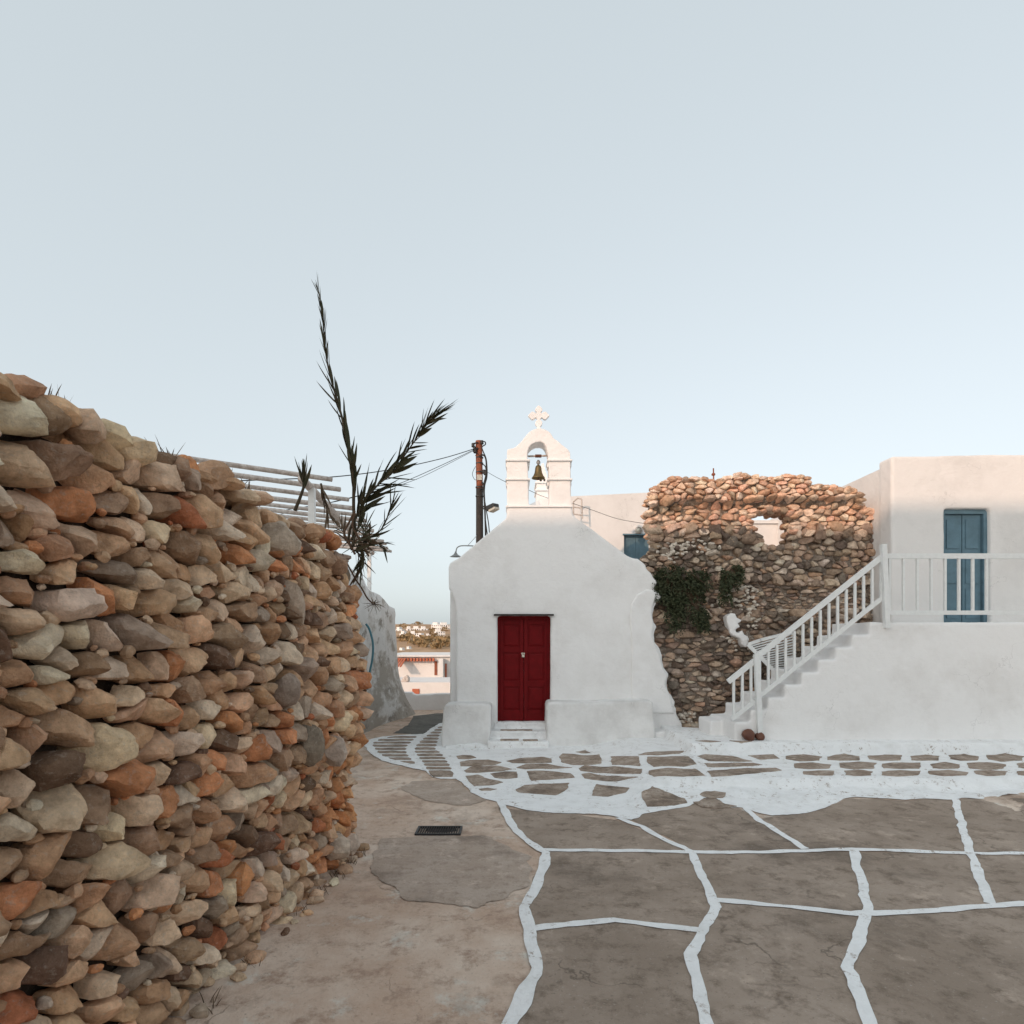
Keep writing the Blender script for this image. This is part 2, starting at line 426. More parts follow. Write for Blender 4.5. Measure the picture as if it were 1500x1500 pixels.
# white lime paint with the stones left showing
mb = MB()
W_ = [(531,1090),(536,1086),(545,1083),(560,1079.5),(600,1076.5),(621,1075.8),(632,1067),(645,1060),(660,1057),(700,1057),(960,1057),(1000,1066),(1100,1066),
      (1700,1066),(1700,1170),(1500,1166),(1400,1172),(1250,1168),(1180,1192),(1130,1196),(1112,1192),(1092,1184),(1070,1184),(1045,1168),(1030,1170),(1010,1182),(985,1186),(960,1190),(944,1193),(938,1198),(925,1202),(900,1197),
      (870,1193),(830,1193),(770,1188),(735,1178),(705,1170),(690,1160),(680,1150),(668,1141.5),(645,1142),(632,1139),(626,1130),(600,1125),(560,1115),(545,1107),(537,1098)]
sheet(mb, W_, .009, .045, .02, 1, dens=.04)
LN = [[(733,1175),(741,1193),(752,1213),(775,1235),(800,1250),(790,1290),(768,1330),(788,1420),(738,1520)],
      [(905,1199),(940,1212),(975,1232),(1014,1249)],
      [(787,1246),(900,1247.5),(1012,1249),(1114,1250),(1250,1245),(1500,1252),(1800,1260)],
      [(1012,1248),(1050,1330),(1012,1400),(1045,1540)], [(770,1362),(900,1350),(1037,1365)], [(1047,1320),(1250,1340),(1500,1325),(1900,1330)],
      [(1250,1245),(1272,1335),(1242,1420),(1300,1560)], [(1092,1184),(1114,1204),(1180,1245)], [(1400,1172),(1420,1245),(1450,1325)]]
for i, L in enumerate(LN): strip(mb, L, .065 if i else .075, .009, i+20)
tag(mb.build('lime_painted_joints', M['paint'], smooth=True), kind='structure')

def cr(ox, oy, s_, pts): return [(ox+a/s_, oy+b/s_) for a, b in pts]
c3 = lambda *p: cr(640, 880, 5, p)
c4 = lambda *p: cr(820, 960, 5, p)
FL = [c3((147,1145),(190,1138),(240,1140),(283,1155),(230,1165),(165,1163)),
 c3((180,1190),(240,1176),(370,1172),(460,1190),(400,1208),(300,1215),(185,1215)),
 c3((210,1250),(260,1225),(420,1218),(530,1240),(460,1255),(300,1265),(225,1262)),
 c3((222,1295),(300,1285),(350,1305),(470,1335),(400,1352),(270,1362)),
 c3((310,1385),(370,1378),(438,1388),(390,1398),(330,1398)),
 c3((525,1180),(600,1163),(760,1153),(825,1165),(828,1190),(700,1195),(560,1193)),
 c3((600,1228),(660,1205),(800,1205),(970,1228),(850,1235),(660,1238)),
 c3((400,1275),(500,1260),(578,1262),(583,1300),(500,1310),(430,1300)),
 c3((672,1258),(780,1255),(960,1272),(990,1300),(820,1315),(700,1322),(675,1290)),
 c3((590,1390),(650,1362),(780,1350),(950,1348),(920,1400),(860,1427),(740,1418),(610,1408)),
 c3((905,1150),(930,1130),(1180,1133),(1188,1195),(1000,1205),(920,1185)),
 c3((1282,1150),(1470,1150),(1482,1212),(1290,1205)),
 c3((1055,1235),(1100,1213),(1300,1222),(1475,1245),(1470,1270),(1250,1268),(1070,1250)),
 c3((1075,1280),(1120,1270),(1450,1298),(1300,1328),(1090,1305)),
 c3((1145,1400),(1175,1355),(1400,1380),(1370,1410),(1250,1438),(1150,1430)),
 c3((1020,1112),(1080,1103),(1120,1118),(1060,1122)),
 c4((655,755),(930,750),(985,800),(900,818),(700,820),(660,790)),
 c4((665,855),(720,843),(980,843),(1040,885),(900,893),(700,893),(665,875)),
 c4((1020,745),(1080,733),(1250,745),(1390,780),(1300,783),(1100,778)),
 c4((1080,800),(1400,795),(1465,808),(1300,820),(1110,823)),
 c4((1100,855),(1300,840),(1560,832),(1600,850),(1250,885),(1130,893)),
 c4((615,1015),(680,975),(900,1060),(915,1085),(830,1105),(650,1110),(620,1070)),
 c4((590,735),(700,712),(900,710),(860,725),(720,737)),
 c4((1390,740),(1560,735),(1600,760),(1470,768)),
 c4((1250,632),(1400,636),(1330,646)), c4((1000,632),(1060,628),(1170,636),(1100,642)),
 c4((990,1085),(1060,1075),(1200,1100),(1280,1112),(1180,1125),(1050,1115)),
 c4((1030,1025),(1130,1005),(1210,1015),(1190,1050),(1100,1052))]
rd = random.Random(5)
for r_, (y0, y1) in enumerate(((1107,1115),(1119,1127),(1130.5,1137))):
    x = 1150 + r_*13
    while x < 1540:
        w_ = rd.uniform(38, 62)
        FL.append([(x, y0+rd.uniform(0,3)), (x+w_*.5, y0-rd.uniform(0,1.5)), (x+w_, y0+rd.uniform(0,3)), (x+w_*.95, y1), (x+w_*.4, y1+rd.uniform(0,2)), (x+2, y1-rd.uniform(0,2))]); x += w_+rd.uniform(8, 15)
NFL = len(FL)
# the two fans of narrow cobble strips by the alley
def il(T, y):
    for (a, xa), (b, xb) in zip(T, T[1:]):
        if a <= y <= b: return xa+(xb-xa)*(y-a)/(b-a)
    return T[0][1] if y < T[0][0] else T[-1][1]
oL = [(1079,578),(1083,556),(1088,545),(1092,543),(1098,547),(1104,552),(1110,562),(1115,578),(1120,600),(1124,612)]
spL = [(1076,617),(1085,608),(1095,598),(1101,597),(1110,602),(1120,612),(1126,620)]
spR = [(1062,645),(1070,634),(1080,621),(1092,608),(1100,604),(1108,609),(1118,617),(1130,624),(1141,632)]
rR = [(1062,660),(1076,647),(1090,643),(1098,640),(1104,648),(1112,655),(1122,661),(1132,666),(1141,667)]
eL = [1078.5,1082.6,1086.8,1091,1095.6,1100.4,1105.2,1110,1115,1120.5,1124.5]
eR = [1064.5,1068,1072,1076.2,1080.6,1085.2,1090,1095,1100,1104.6,1109.4,1114,1119,1124,1129,1140]
for E, A, B in ((eL, oL, spL), (eR, spR, rR)):
    for a, b in zip(E, E[1:]):
        a, b = a+.95, b-.95; m_ = (a+b)/2
        x0, x1 = il(A, m_)+2, il(B, m_)-2
        if x1-x0 < 6: continue
        FL.append([(x0, m_), (il(A, a)+4, a), ((x0+x1)/2, a-.2), (il(B, a)-5, a), (x1, m_), (il(B, b)-4, b), ((x0+x1)/2, b+.2), (il(A, b)+4, b)])
mb = MB()
for i in range(NFL):
    cx_ = sum(p[0] for p in FL[i])/len(FL[i]); cy_ = sum(p[1] for p in FL[i])/len(FL[i]); k_ = 1.10 if i < 28 else 1.0
    FL[i] = [(cx_+(a-cx_)*k_, cy_+(b-cy_)*(k_ if i < 28 else 1)) for a, b in FL[i]]
for i, L in enumerate(FL): sheet(mb, L, .016, .08, .014 if i < NFL else .004, i*3.7+50, skirt=.012, rough=.006, dens=.045)
tag(mb.build('paving_stones', M['flag'], smooth=True, sharp=50), kind='structure')

# ------------------------------------------------------------------ stones
PAL_A = [((.72,.47,.30),5),((.80,.58,.405),4),((.60,.36,.22),4),((.47,.31,.205),3),((.82,.66,.51),2.4),((.70,.32,.16),1.8),((.56,.21,.11),.6),((.45,.35,.27),1.2),((.22,.14,.095),1.4)]
PAL_O = [((.66,.33,.16),5),((.74,.42,.23),4),((.56,.24,.11),3),((.70,.50,.34),2)]
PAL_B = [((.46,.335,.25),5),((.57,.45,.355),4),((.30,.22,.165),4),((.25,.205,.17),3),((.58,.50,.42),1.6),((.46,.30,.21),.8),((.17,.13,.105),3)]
PAL_SUNLIT = [((.74,.54,.41),5),((.80,.64,.51),4),((.60,.39,.27),3),((.52,.38,.29),1.5),((.72,.46,.33),2)]  # sunlight on the ruin's top courses painted in as lighter peach stones
def pick(pal, rd):
    t = rd.uniform(0, sum(w_ for _, w_ in pal))
    for c, w_ in pal:
        t -= w_
        if t <= 0: break
    k = rd.uniform(.85, 1.15)
    return tuple(min(.85, x*k*rd.uniform(.97, 1.03)) for x in c)

def clip(poly, p, n):
    out = []
    for i in range(len(poly)):
        a, b = poly[i], poly[(i+1) % len(poly)]
        da = (a[0]-p[0])*n[0]+(a[1]-p[1])*n[1]; db = (b[0]-p[0])*n[0]+(b[1]-p[1])*n[1]
        if da <= 0: out.append(a)
        if (da < 0) != (db < 0) and da != db:
            t = da/(da-db); out.append((a[0]+(b[0]-a[0])*t, a[1]+(b[1]-a[1])*t))
    return out

def cells(u0, u1, v0, v1, size, asp, inside, seed):
    """size(u,v)-> row height; cells stretched by asp; returns (centre, polygon)"""
    rd = random.Random(seed); pts = []
    v = v0
    while v < v1:
        hh = size*rd.uniform(.62, 1.45); u = u0+rd.uniform(-.5, .5)*size*asp
        while u < u1:
            ww = size*asp*rd.choice((.4,.55,.7,.85,1.0,1.25,1.6,1.9))
            pts.append((u+ww/2+rd.uniform(-.18,.18)*ww, v+hh/2+rd.uniform(-.42,.42)*hh)); u += ww
        v += hh
    cs = size*1.4; grid = {}
    sc = [(a/asp, b) for a, b in pts]
    for i, (a, b) in enumerate(sc): grid.setdefault((int(a//cs), int(b//cs)), []).append(i)
    out = []
    for i, (a, b) in enumerate(sc):
        if not inside(pts[i][0], pts[i][1]): continue
        poly = [(a-cs, b-cs), (a+cs, b-cs), (a+cs, b+cs), (a-cs, b+cs)]
        gi, gj = int(a//cs), int(b//cs)
        for di in (-2,-1,0,1,2):
            for dj in (-2,-1,0,1,2):
                for j in grid.get((gi+di, gj+dj), ()):
                    if j == i: continue
                    c, d = sc[j]; nx_, ny_ = c-a, d-b
                    if nx_*nx_+ny_*ny_ > 9*cs*cs: continue
                    poly = clip(poly, ((a+c)/2, (b+d)/2), (nx_, ny_))
                    if len(poly) < 3: break
        if len(poly) >= 3: out.append((pts[i], [(x*asp, y) for x, y in poly]))
    return out

def stone_cell(mb, cen, poly, mapf, rd, pal, m_=14, gap=.008, dk=.8, dmax=.12, nf=5, rings=None, tilt=.25, sm=.8):
    n = len(poly); cx = sum(p[0] for p in poly)/n; cy = sum(p[1] for p in poly)/n
    rr = []
    rot = rd.uniform(0, .4)
    for k in range(m_):
        th = 2*math.pi*k/m_+rot; dx, dy = math.cos(th), math.sin(th); best = 9
        for i in range(n):
            x1, y1 = poly[i][0]-cx, poly[i][1]-cy; x2, y2 = poly[(i+1) % n][0]-cx, poly[(i+1) % n][1]-cy
            ex, ey = x2-x1, y2-y1; den = dx*ey-dy*ex
            if abs(den) < 1e-9: continue
            t = (x1*ey-y1*ex)/den; s_ = (x1*dy-y1*dx)/den
            if t > 0 and -1e-6 <= s_ <= 1+1e-6: best = min(best, t)
        rr.append(best)
    rs = [min(rr[k], (rr[k-1]+rr[k]+rr[(k+1) % m_])/3) for k in range(m_)]
    rs = [max(.008, (1-sm)*rr[k]+sm*(.5*rs[k]+.25*(rs[k-1]+rs[(k+1) % m_]))-gap) for k in range(m_)]
    ms = sorted(rs)[m_//3]; D = min(dmax, ms*dk*rd.uniform(.8, 1.5))
    R_ = rings or [(.85,-1.0),(1.0,-.35),(1.0,.15),(.975,.5),(.90,.76),(.74,.92),(.48,1.0),(.2,1.0)]
    q = []
    for s_, w_ in R_:
        for k in range(m_):
            th = 2*math.pi*k/m_+rot; q.append(Vector((rs[k]*s_*math.cos(th), rs[k]*s_*math.sin(th), w_*D)))
    q.append(Vector((0, 0, D)))
    for _ in range(nf):
        nn = Vector((rd.uniform(-1,1), rd.uniform(-1,1), rd.uniform(.15,1.3))).normalized()
        sup = max(p.dot(nn) for p in q); kk = sup*rd.uniform(.56, .88)
        for p in q:
            e = p.dot(nn)-kk
            if e > 0: p -= nn*e*.92
    sd_ = rd.uniform(0, 100); tx, ty = rd.uniform(-tilt, tilt), rd.uniform(-tilt*.4, tilt)
    off = rd.uniform(-.25, .35)*D
    vv = []
    for p in q:
        nzv = mn.noise(p*12+Vector((sd_, 0, 0)))*.13+mn.noise(p*32+Vector((sd_, 5, 0)))*.10+mn.noise(p*80+Vector((sd_, 5, 0)))*.06
        p = p*(1+nzv)
        if p.z > -.5*D: p.z += p.x*tx+p.y*ty*-1+off
        vv.append(mapf(cx+p.x, cy+p.y, p.z))
    nr = len(R_); ff = []
    for i in range(nr-1):
        for k in range(m_): ff.append((i*m_+k, i*m_+(k+1) % m_, (i+1)*m_+(k+1) % m_, (i+1)*m_+k))
    c0 = nr*m_
    for k in range(m_): ff.append(((nr-1)*m_+k, (nr-1)*m_+(k+1) % m_, c0))
    mb.add(vv, ff, pick(pal, rd))

def blob(mb, c, size, rd, pal, nf=6, n=12, col=None):
    c = Vector(c); q = []
    rot = Quaternion(Vector((rd.uniform(-1,1), rd.uniform(-1,1), rd.uniform(-1,1))).normalized(), rd.uniform(0, .5)) @ Quaternion((0,0,1), rd.uniform(0, 3))
    for i in range(1, 7):
        ph = math.pi*i/7
        for k in range(n): q.append(Vector((math.sin(ph)*math.cos(2*math.pi*k/n), math.sin(ph)*math.sin(2*math.pi*k/n), math.cos(ph))))
    q += [Vector((0,0,1)), Vector((0,0,-1))]
    for _ in range(nf):
        nn = Vector((rd.uniform(-1,1), rd.uniform(-1,1), rd.uniform(-1,1))).normalized(); kk = rd.uniform(.6, .88)
        for p in q:
            e = p.dot(nn)-kk
            if e > 0: p -= nn*e*.95
    sd_ = rd.uniform(0, 99); vv = []
    for p in q:
        p = p*(1+.16*mn.noise(p*2+Vector((sd_,0,0)))+.05*mn.noise(p*6+Vector((sd_,0,0))))
        vv.append(c+rot @ Vector((p.x*size[0], p.y*size[1], p.z*size[2])))
    ff = []
    for i in range(5):
        for k in range(n): ff.append((i*n+k, (i+1)*n+k, (i+1)*n+(k+1) % n, i*n+(k+1) % n))
    for k in range(n): ff += [(6*n, k, (k+1) % n), (6*n+1, 5*n+(k+1) % n, 5*n+k)]
    mb.add(vv, ff, col or pick(pal, rd))

# ---- left dry stone wall
BP = [(0,-1.27),(.28,-1.22),(.44,-1.28),(.67,-1.26),(.94,-1.17),(1.17,-1.13),(1.5,-1.14),(1.78,-1.19),(2.11,-1.24),(2.33,-1.28),(2.5,-1.36),(2.7,-1.42)]
def lw_x(u, v):
    b = il(BP, v)+1.2; k = .35+.65*S(2.6, 4.9, u)
    x = -1.2-.125*(5-u)+b*k-.075
    if u > 4.95: x -= (u-4.95)**2*3.6
    return x
def lw_top(u):
    t = 2.50+.035*mn.noise(Vector((u*1.7, 0, 0)))*2+.065*(1-S(3.6, 3.9, u))
    if u > 3.78: t -= .02
    t += .04*S(3.9, 4.4, u)-.20*S(4.85, 5.02, u)-.5*S(5.02, 5.3, u)
    return t
lw = empty('dry_stone_wall', (-1.6, 2.5, 0), 'brown and tan dry stone wall of rounded rubble beside the alley, reeds growing on top', 'stone wall')
rd = random.Random(11); mb = MB()
cl = cells(.7, 5.35, -.05, 2.6, .108, 1.25, lambda u, v: v < lw_top(u)-.03, 21)
for cen, poly in cl:
    stone_cell(mb, cen, poly, lambda u, v, w_: Vector((lw_x(u, v)+w_, u, v)), rd, PAL_O if cen[0] > 4.55 and cen[1] < .95 and rd.random() < .75 else PAL_A, m_=24, gap=.0095, dk=1.3, dmax=.13, nf=10, tilt=.6, sm=.3)
    for q in poly:                   # small wedging stones in the gaps
        if rd.random() < .17 and q[1] < lw_top(q[0])-.05: z_ = rd.uniform(.014, .032); blob(mb, (lw_x(q[0], q[1])+rd.uniform(-.01,.03), q[0], q[1]), (z_, z_*rd.uniform(1,1.7), z_*rd.uniform(.6,1)), rd, PAL_A, n=8)
# some bigger stones lying over the face, as in the photograph
for (px, py, d, sx, sz) in ((420,1090,4.0,.13,.15),(470,1100,4.4,.12,.12),(420,880,3.9,.07,.17),(400,1010,3.7,.10,.11),(410,790,3.8,.16,.11),(500,1235,4.9,.09,.12),(470,1240,4.6,.15,.1)):
    p = P(px, py, d); x = lw_x(p.y, p.z)
    blob(mb, (x+.035, p.y, p.z), (.085, sx, sz), rd, [((.50,.41,.33),1),((.33,.27,.22),1),((.56,.47,.39),1)], n=16)
u = .7
while u < 5.05:                      # cap stones
    L = rd.uniform(.09, .2)
    for row in range(4):
        xx = lw_x(u, 2.45)+.03-row*.15-rd.uniform(0, .05)
        hh = rd.uniform(.04, .075)
        blob(mb, (xx, u+rd.uniform(-.04,.04), lw_top(u)+rd.uniform(-.03,.02)), (rd.uniform(.08,.12), L*.62, hh), rd, PAL_A, n=14)
    u += L*1.0
for k in range(60):                  # end of the wall
    v = rd.uniform(0, 2.3); t = rd.uniform(0, .5)
    blob(mb, (-1.34-t+.0*v, 5.12+rd.uniform(-.03,.05), v), (rd.uniform(.07,.12), .09, rd.uniform(.05,.09)), rd, PAL_A)
for k in range(26):                  # fallen stones at the foot
    u = rd.uniform(2.4, 5.1); s_ = rd.uniform(.02, .055)
    blob(mb, (lw_x(u, .1)+rd.uniform(.06, .16), u, s_*.4), (s_, s_*1.2, s_*.7), rd, PAL_A, n=8)
mb.build('stones', M['stone'], lw, smooth=True, sharp=32)
mb = MB(); us = [-6,-3,-1,0]+rng(.5, 5.0, .15)+[5.0,5.1]; vsr = rng(0, 2.4, .2)
prof_n = None; sec = []
for u in us:
    t = lw_top(u)-.07; vv_ = [v*t/2.4 for v in vsr]+[t]
    s_ = [(lw_x(u, v)-.085+.02*mn.noise(Vector((u*5, v*5, 0))), u, v-.02*(v == 0)) for v in vv_]
    s_ += [(lw_x(u, 2.4)-.3, u, t+.02), (lw_x(u, 2.4)-.58, u, t), (lw_x(u, 1)-.75, u, 0)]
    sec.append(s_)
n = len(sec[0])
for s_ in sec: mb.v += s_
for i in range(len(sec)-1):
    for k in range(n): mb.f.append((i*n+k, i*n+(k+1) % n, (i+1)*n+(k+1) % n, (i+1)*n+k)[::-1])
mb.f += [tuple(range(n)), tuple((len(sec)-1)*n+k for k in range(n))[::-1]]
mb.build('earth_core', M['mortar'], lw)

# ---- ruin on the right
RD = 10.6
RO = [(948,1085),(946,860),(943,832),(942,818),(957,808),(962,795),(958,780),(954,773),(953,755),(951,738),(953,722),(961,711),(975,705),(1000,701),(1025,704),(1045,705),(1065,701),(1080,695),(1095,697),(1110,700),(1130,703),(1150,696),(1170,700),(1182,712),(1205,714),(1222,722),(1236,719),(1252,727),(1262,742),(1280,748),(1300,770),(1310,800),(1315,870),(1322,930),(1330,1085)]
RH = [(1101,745),(1130,742),(1165,748),(1162,800),(1128,799),(1110,793),(1106,778),(1099,764)]
ROw = [xz(a, b, RD) for a, b in RO]; RHw = [xz(a, b, RD) for a, b in RH]
def ruin_in(u, v): return pip(u, v, ROw) and not pip(u, v, RHw)
def bulge(u, v):
    b = .05*mn.noise(Vector((u*1.3, v*1.3, 2)))*1.5
    b += .20*S(4.00, 4.10, v+.12*mn.noise(Vector((u*1.5, 0, 0)))-.03*(u-3))*(1-.35*S(4.3, 4.6, v))   # stones of the top courses overhang
    b += .05*(1-S(1.2, 2.6, v))
    return b
ruin = empty('ruined_wall', (4.0, 10.8, .2), 'tall ruined rubble wall with a window gap and sunlit top beside the chapel', 'ruined wall')
rd = random.Random(31); mb = MB()
def rmap(u, v, w_): return Vector((u, RD-bulge(u, v)-w_, v))
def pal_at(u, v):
    return PAL_SUNLIT if v > 3.6 else PAL_B
RG = [(.95,-1.0),(1.0,-.1),(.975,.5),(.87,.86),(.45,1.0)]
zones = [(3.55, 4.75, .084, 1.9), (2.75, 3.55, .098, 1.7), (2.1, 2.75, .06, 2.7), (.2, 2.1, .076, 2.6)]
for k, (v0, v1, sz, asp) in enumerate(zones):
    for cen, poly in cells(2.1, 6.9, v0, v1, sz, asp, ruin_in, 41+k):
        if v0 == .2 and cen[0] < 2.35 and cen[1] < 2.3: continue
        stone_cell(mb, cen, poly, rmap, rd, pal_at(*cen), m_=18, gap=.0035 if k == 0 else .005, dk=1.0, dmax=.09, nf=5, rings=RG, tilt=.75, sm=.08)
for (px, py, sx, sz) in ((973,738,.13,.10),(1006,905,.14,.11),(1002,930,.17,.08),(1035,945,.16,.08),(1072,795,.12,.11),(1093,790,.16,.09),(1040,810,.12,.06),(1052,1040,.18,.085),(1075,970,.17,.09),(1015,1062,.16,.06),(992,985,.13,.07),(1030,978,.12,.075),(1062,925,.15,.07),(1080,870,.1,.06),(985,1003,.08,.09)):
    x, z = xz(px, py, RD); blob(mb, (x, RD-bulge(x, z)-.03, z), (sx, .11, sz), rd, PAL_B if py > 780 else PAL_SUNLIT, n=14)
def along(L, step):
    for i in range(len(L)):
        a, b = Vector(L[i]), Vector(L[(i+1) % len(L)]); k = max(1, int((b-a).length/step))
        for q in range(k): yield a.lerp(b, (q+.5)/k)
for L in (ROw, RHw):                 # ragged edges and reveals
    for p in along(L, .105):
        if p.y < .5 or (p.x < 2.5 and p.y < 2.9): continue
        for dpt in (.0, .12, .24, .36):
            blob(mb, (p.x+rd.uniform(-.02,.03)+(.05*dpt if p.x < 2.6 else 0), RD+dpt-bulge(p.x, p.y)*(1-dpt*2.5), p.y-.04+rd.uniform(-.03,.02)), (rd.uniform(.06,.12), .09, rd.uniform(.035,.065)), rd, pal_at(p.x, p.y), n=9)
mb.build('stones', M['stone_small'], ruin, smooth=True, sharp=38)
mb = MB(); inset = lambda L, k: [(x+(k if x < 2.7 else 0), z-(k if z > 3 else 0)) for x, z in L]
v, t = fill([inset(ROw, .06), RHw], .12); t = orient(v, t); n = len(v)
mb.v = [(p.x, RD+.005-bulge(p.x, p.y)*.95+.02*mn.noise(Vector((p.x*6, p.y*6, 0))), p.y) for p in v]+[(p.x, RD+.4, p.y) for p in v]
cnt = {(q[i], q[(i+1) % 3]) for q in t for i in range(3)}
mb.f = list(t)+[tuple(i+n for i in q)[::-1] for q in t]+[(b, a, a+n, b+n) for a, b in cnt if (b, a) not in cnt]
mb.build('mortar_core', M['mortar2'], ruin)
mb = MB(); rd = random.Random(66)
for (px, py, rx, ry, n_) in ((1005,800,34,10,46), (985,812,20,9,20), (1075,880,30,16,40), (1100,905,16,14,18), (1090,860,18,8,10), (1002,1052,16,9,22), (1075,938,16,12,16)):
    for k in range(n_):
        x, z = xz(px+rd.gauss(0, rx*.55), py+rd.gauss(0, ry*.55), RD)
        if ruin_in(x, z): blob(mb, (x, RD-bulge(x, z)-.035-rd.random()*.02, z), (rd.uniform(.03,.075), .03, rd.uniform(.014,.034)), rd, None, nf=3, n=10, col=(.70,.65,.58))
mb.build('lime_mortar_patches', M['stone_small'], ruin, smooth=True)
# whitewashed remnant
rem = cr(1030, 880, 16.67, [(570,400),(600,350),(700,300),(800,320),(820,420),(900,440),(940,480),(920,530),(840,540),(910,640),(800,680),(800,760),(880,800),(970,720),(1000,820),(1100,870),(1130,930),(1110,1040),(1080,1100),(1060,1150),(1000,1120),(950,1060),(920,930),(860,900),(700,840),(650,780),(660,740),(620,660),(600,540)])
mb = MB(); prism(mb, [[xz(a, b, 10.36) for a, b in rem]], 10.36, 10.56)
o = plaster(mb.build('whitewash_remnant', M['white'], ruin), .018, .02, .15, 2); tag(o, 'jagged patch of white render clinging to the ruin')

# ------------------------------------------------------------------ chapel
FD = 10.3
ch = empty('chapel', (.6, 12, 0), 'small whitewashed chapel with gabled front, red double door and bell gable', 'chapel')
f = lambda *L: [xz(a, b, FD) for a, b in L]
front = f((668,1115),(668,900),(666,882),(661,868),(657,862),(657,830),(659,825),(664,821.5),(671,818),(700,793.5),(742,758.5),(743,742),(838,742),(839,752),(843,758),(870,777),(900,800),(918,813.5),(925,816.5),(934,818),(941,823),(947,832),(956,843),(962,856),(957,862),(966,869),(968,878),(958,888),(956,899),(961,915),(958,930),(963,945),(970,960),(972,974),(980,990),(977,1003),(984,1018),(988,1034),(993,1050),(1000,1066),(1006,1085),(1006,1115),
          (806,1115),(806.5,902),(728.5,902),(729,1115))
fr_ = []
for i, (a, b) in enumerate(front):
    a2, b2 = front[(i+1) % len(front)]; fr_.append((a, b))
    if a > 1.9 and a2 > 1.9 and b > .3:
        k = max(1, int(math.hypot(a2-a, b2-b)/.05))
        for q in range(1, k): fr_.append((a+(a2-a)*q/k+.07*mn.noise(Vector((i*3.1, q*1.7, 0))), b+(b2-b)*q/k+.03*mn.noise(Vector((i*3.1, q*1.7, 9)))))
mb = MB(); prism(mb, [fr_], FD, FD+.42)
o = plaster(mb.build('front_wall', M['white'], ch), .022, .012, .55, 2)
side = f((657,1115),(657,835),(665,823),(742,760),(839,760),(925,819),(930,1115))
mb = MB(); mb2 = side
prism(mb, [[(x+(.012 if x < 0 else -.02), z-.02) for x, z in side]], FD+.14, 13.75)
# cut of the doorway: the body starts behind the door
body = mb.build('body', M['white'], ch)
bo = body.modifiers.new('cut', 'BOOLEAN')
cutm = MB(); x0, z1 = xz(726, 900, FD); x1, _ = xz(809, 900, FD); cutm.box(x0, x1, FD-.3, FD+.6, -.5, z1)
cme = bpy.data.meshes.new('cutter'); cme.from_pydata(cutm.v, [], cutm.f)
cut = bpy.data.objects.new('cutter', cme); C.objects.link(cut)
bo.object = cut; bo.solver = 'EXACT'
bpy.context.view_layer.update()
dg = bpy.context.evaluated_depsgraph_get()
newm = bpy.data.meshes.new_from_object(body.evaluated_get(dg)); body.modifiers.clear(); body.data = newm
bpy.data.objects.remove(cut)
body.modifiers.new('edge', 'BEVEL').width = .02
# raised render skin at the right
mb = MB(); prism(mb, [f((926,1040),(924,1000),(925,950),(922,905),(925,884),(933,871),(946,864),(956,864),(962,870),(956,888),(954,899),(958,915),(955,930),(960,945),(967,960),(969,974),(977,990),(974,1003),(981,1018),(985,1034),(988,1045),(950,1045))], FD-.035, FD+.1)
plaster(mb.build('render_skin', M['white'], ch), .02, .014, .2, 2)
# benches
mb = MB()
b1 = [xz(a, b, 9.86) for a, b in ((647,1125),(646.5,1085),(648.5,1040),(651,1034),(656,1032),(716,1032),(719.5,1035),(719,1060),(717,1090),(716,1125))]
prism(mb, [b1], 9.86, FD+.1)
plaster(mb.build('bench', M['bench'], ch), .022, .028, .35, 3)
mb = MB()
b2 = [xz(a, b, 9.86) for a, b in ((801,1125),(800.5,1080),(800.5,1034),(803,1030),(810,1029),(870,1029.5),(952,1026.5),(957,1029),(958,1045),(961,1070),(962,1125))]
prism(mb, [b2], 9.86, FD+.1)
plaster(mb.build('bench', M['bench'], ch), .022, .028, .35, 3)
mb = MB()
prism(mb, [[xz(a, b, 9.92) for a, b in ((958,1125),(958,1074),(975,1071),(1008,1071),(1016,1075),(1018,1087),(1019,1125))]], 9.92, FD+.3)
prism(mb, [[xz(a, b, 10.12) for a, b in ((1000,1125),(1000,1078),(1076,1075),(1078,1125))]], 10.12, FD+.5)
plaster(mb.build('plinth', M['white'], ch), .022, .025, .3, 3)
# foot render along the benches
mb = MB(); prism(mb, [[xz(a, b, 9.74) for a, b in ((646,1130),(647,1103),(652,1094),(670,1091),(700,1091),(717,1094),(719,1130))]], 9.74, 9.95)
prism(mb, [[xz(a, b, 9.76) for a, b in ((800,1130),(801,1102),(830,1096),(880,1093),(930,1096),(965,1093),(969,1130))]], 9.76, 9.95)
plaster(mb.build('foot_render', M['paint'], ch), .02, .04, .18, 3)
# steps and threshold
mb = MB()
def bx(a, b, ya, yb, z): x0 = (a-750)/900*ya; x1 = (b-750)/900*ya; return x0, x1, ya, yb, -.15, z
mb.box(*bx(724, 812, 10.28, 10.62, .345))
mb.box(*bx(716, 803, 10.0, 10.4, .235)); mb.box(*bx(714, 804, 9.72, 10.2, .115))
plaster(mb.build('steps', M['paint'], ch), .02, .02, .22, 2)
mb = MB()
for (a, b, y_, z) in ((733, 780, 10.06, .236), (733, 760, 9.80, .12), (766, 788, 9.78, .118)):
    x0, x1 = (a-750)/900*y_, (b-750)/900*y_
    mb.box(x0, x1, y_, y_+.11, z-.03, z+.01)
mb.build('step_stones', M['flag'], ch)

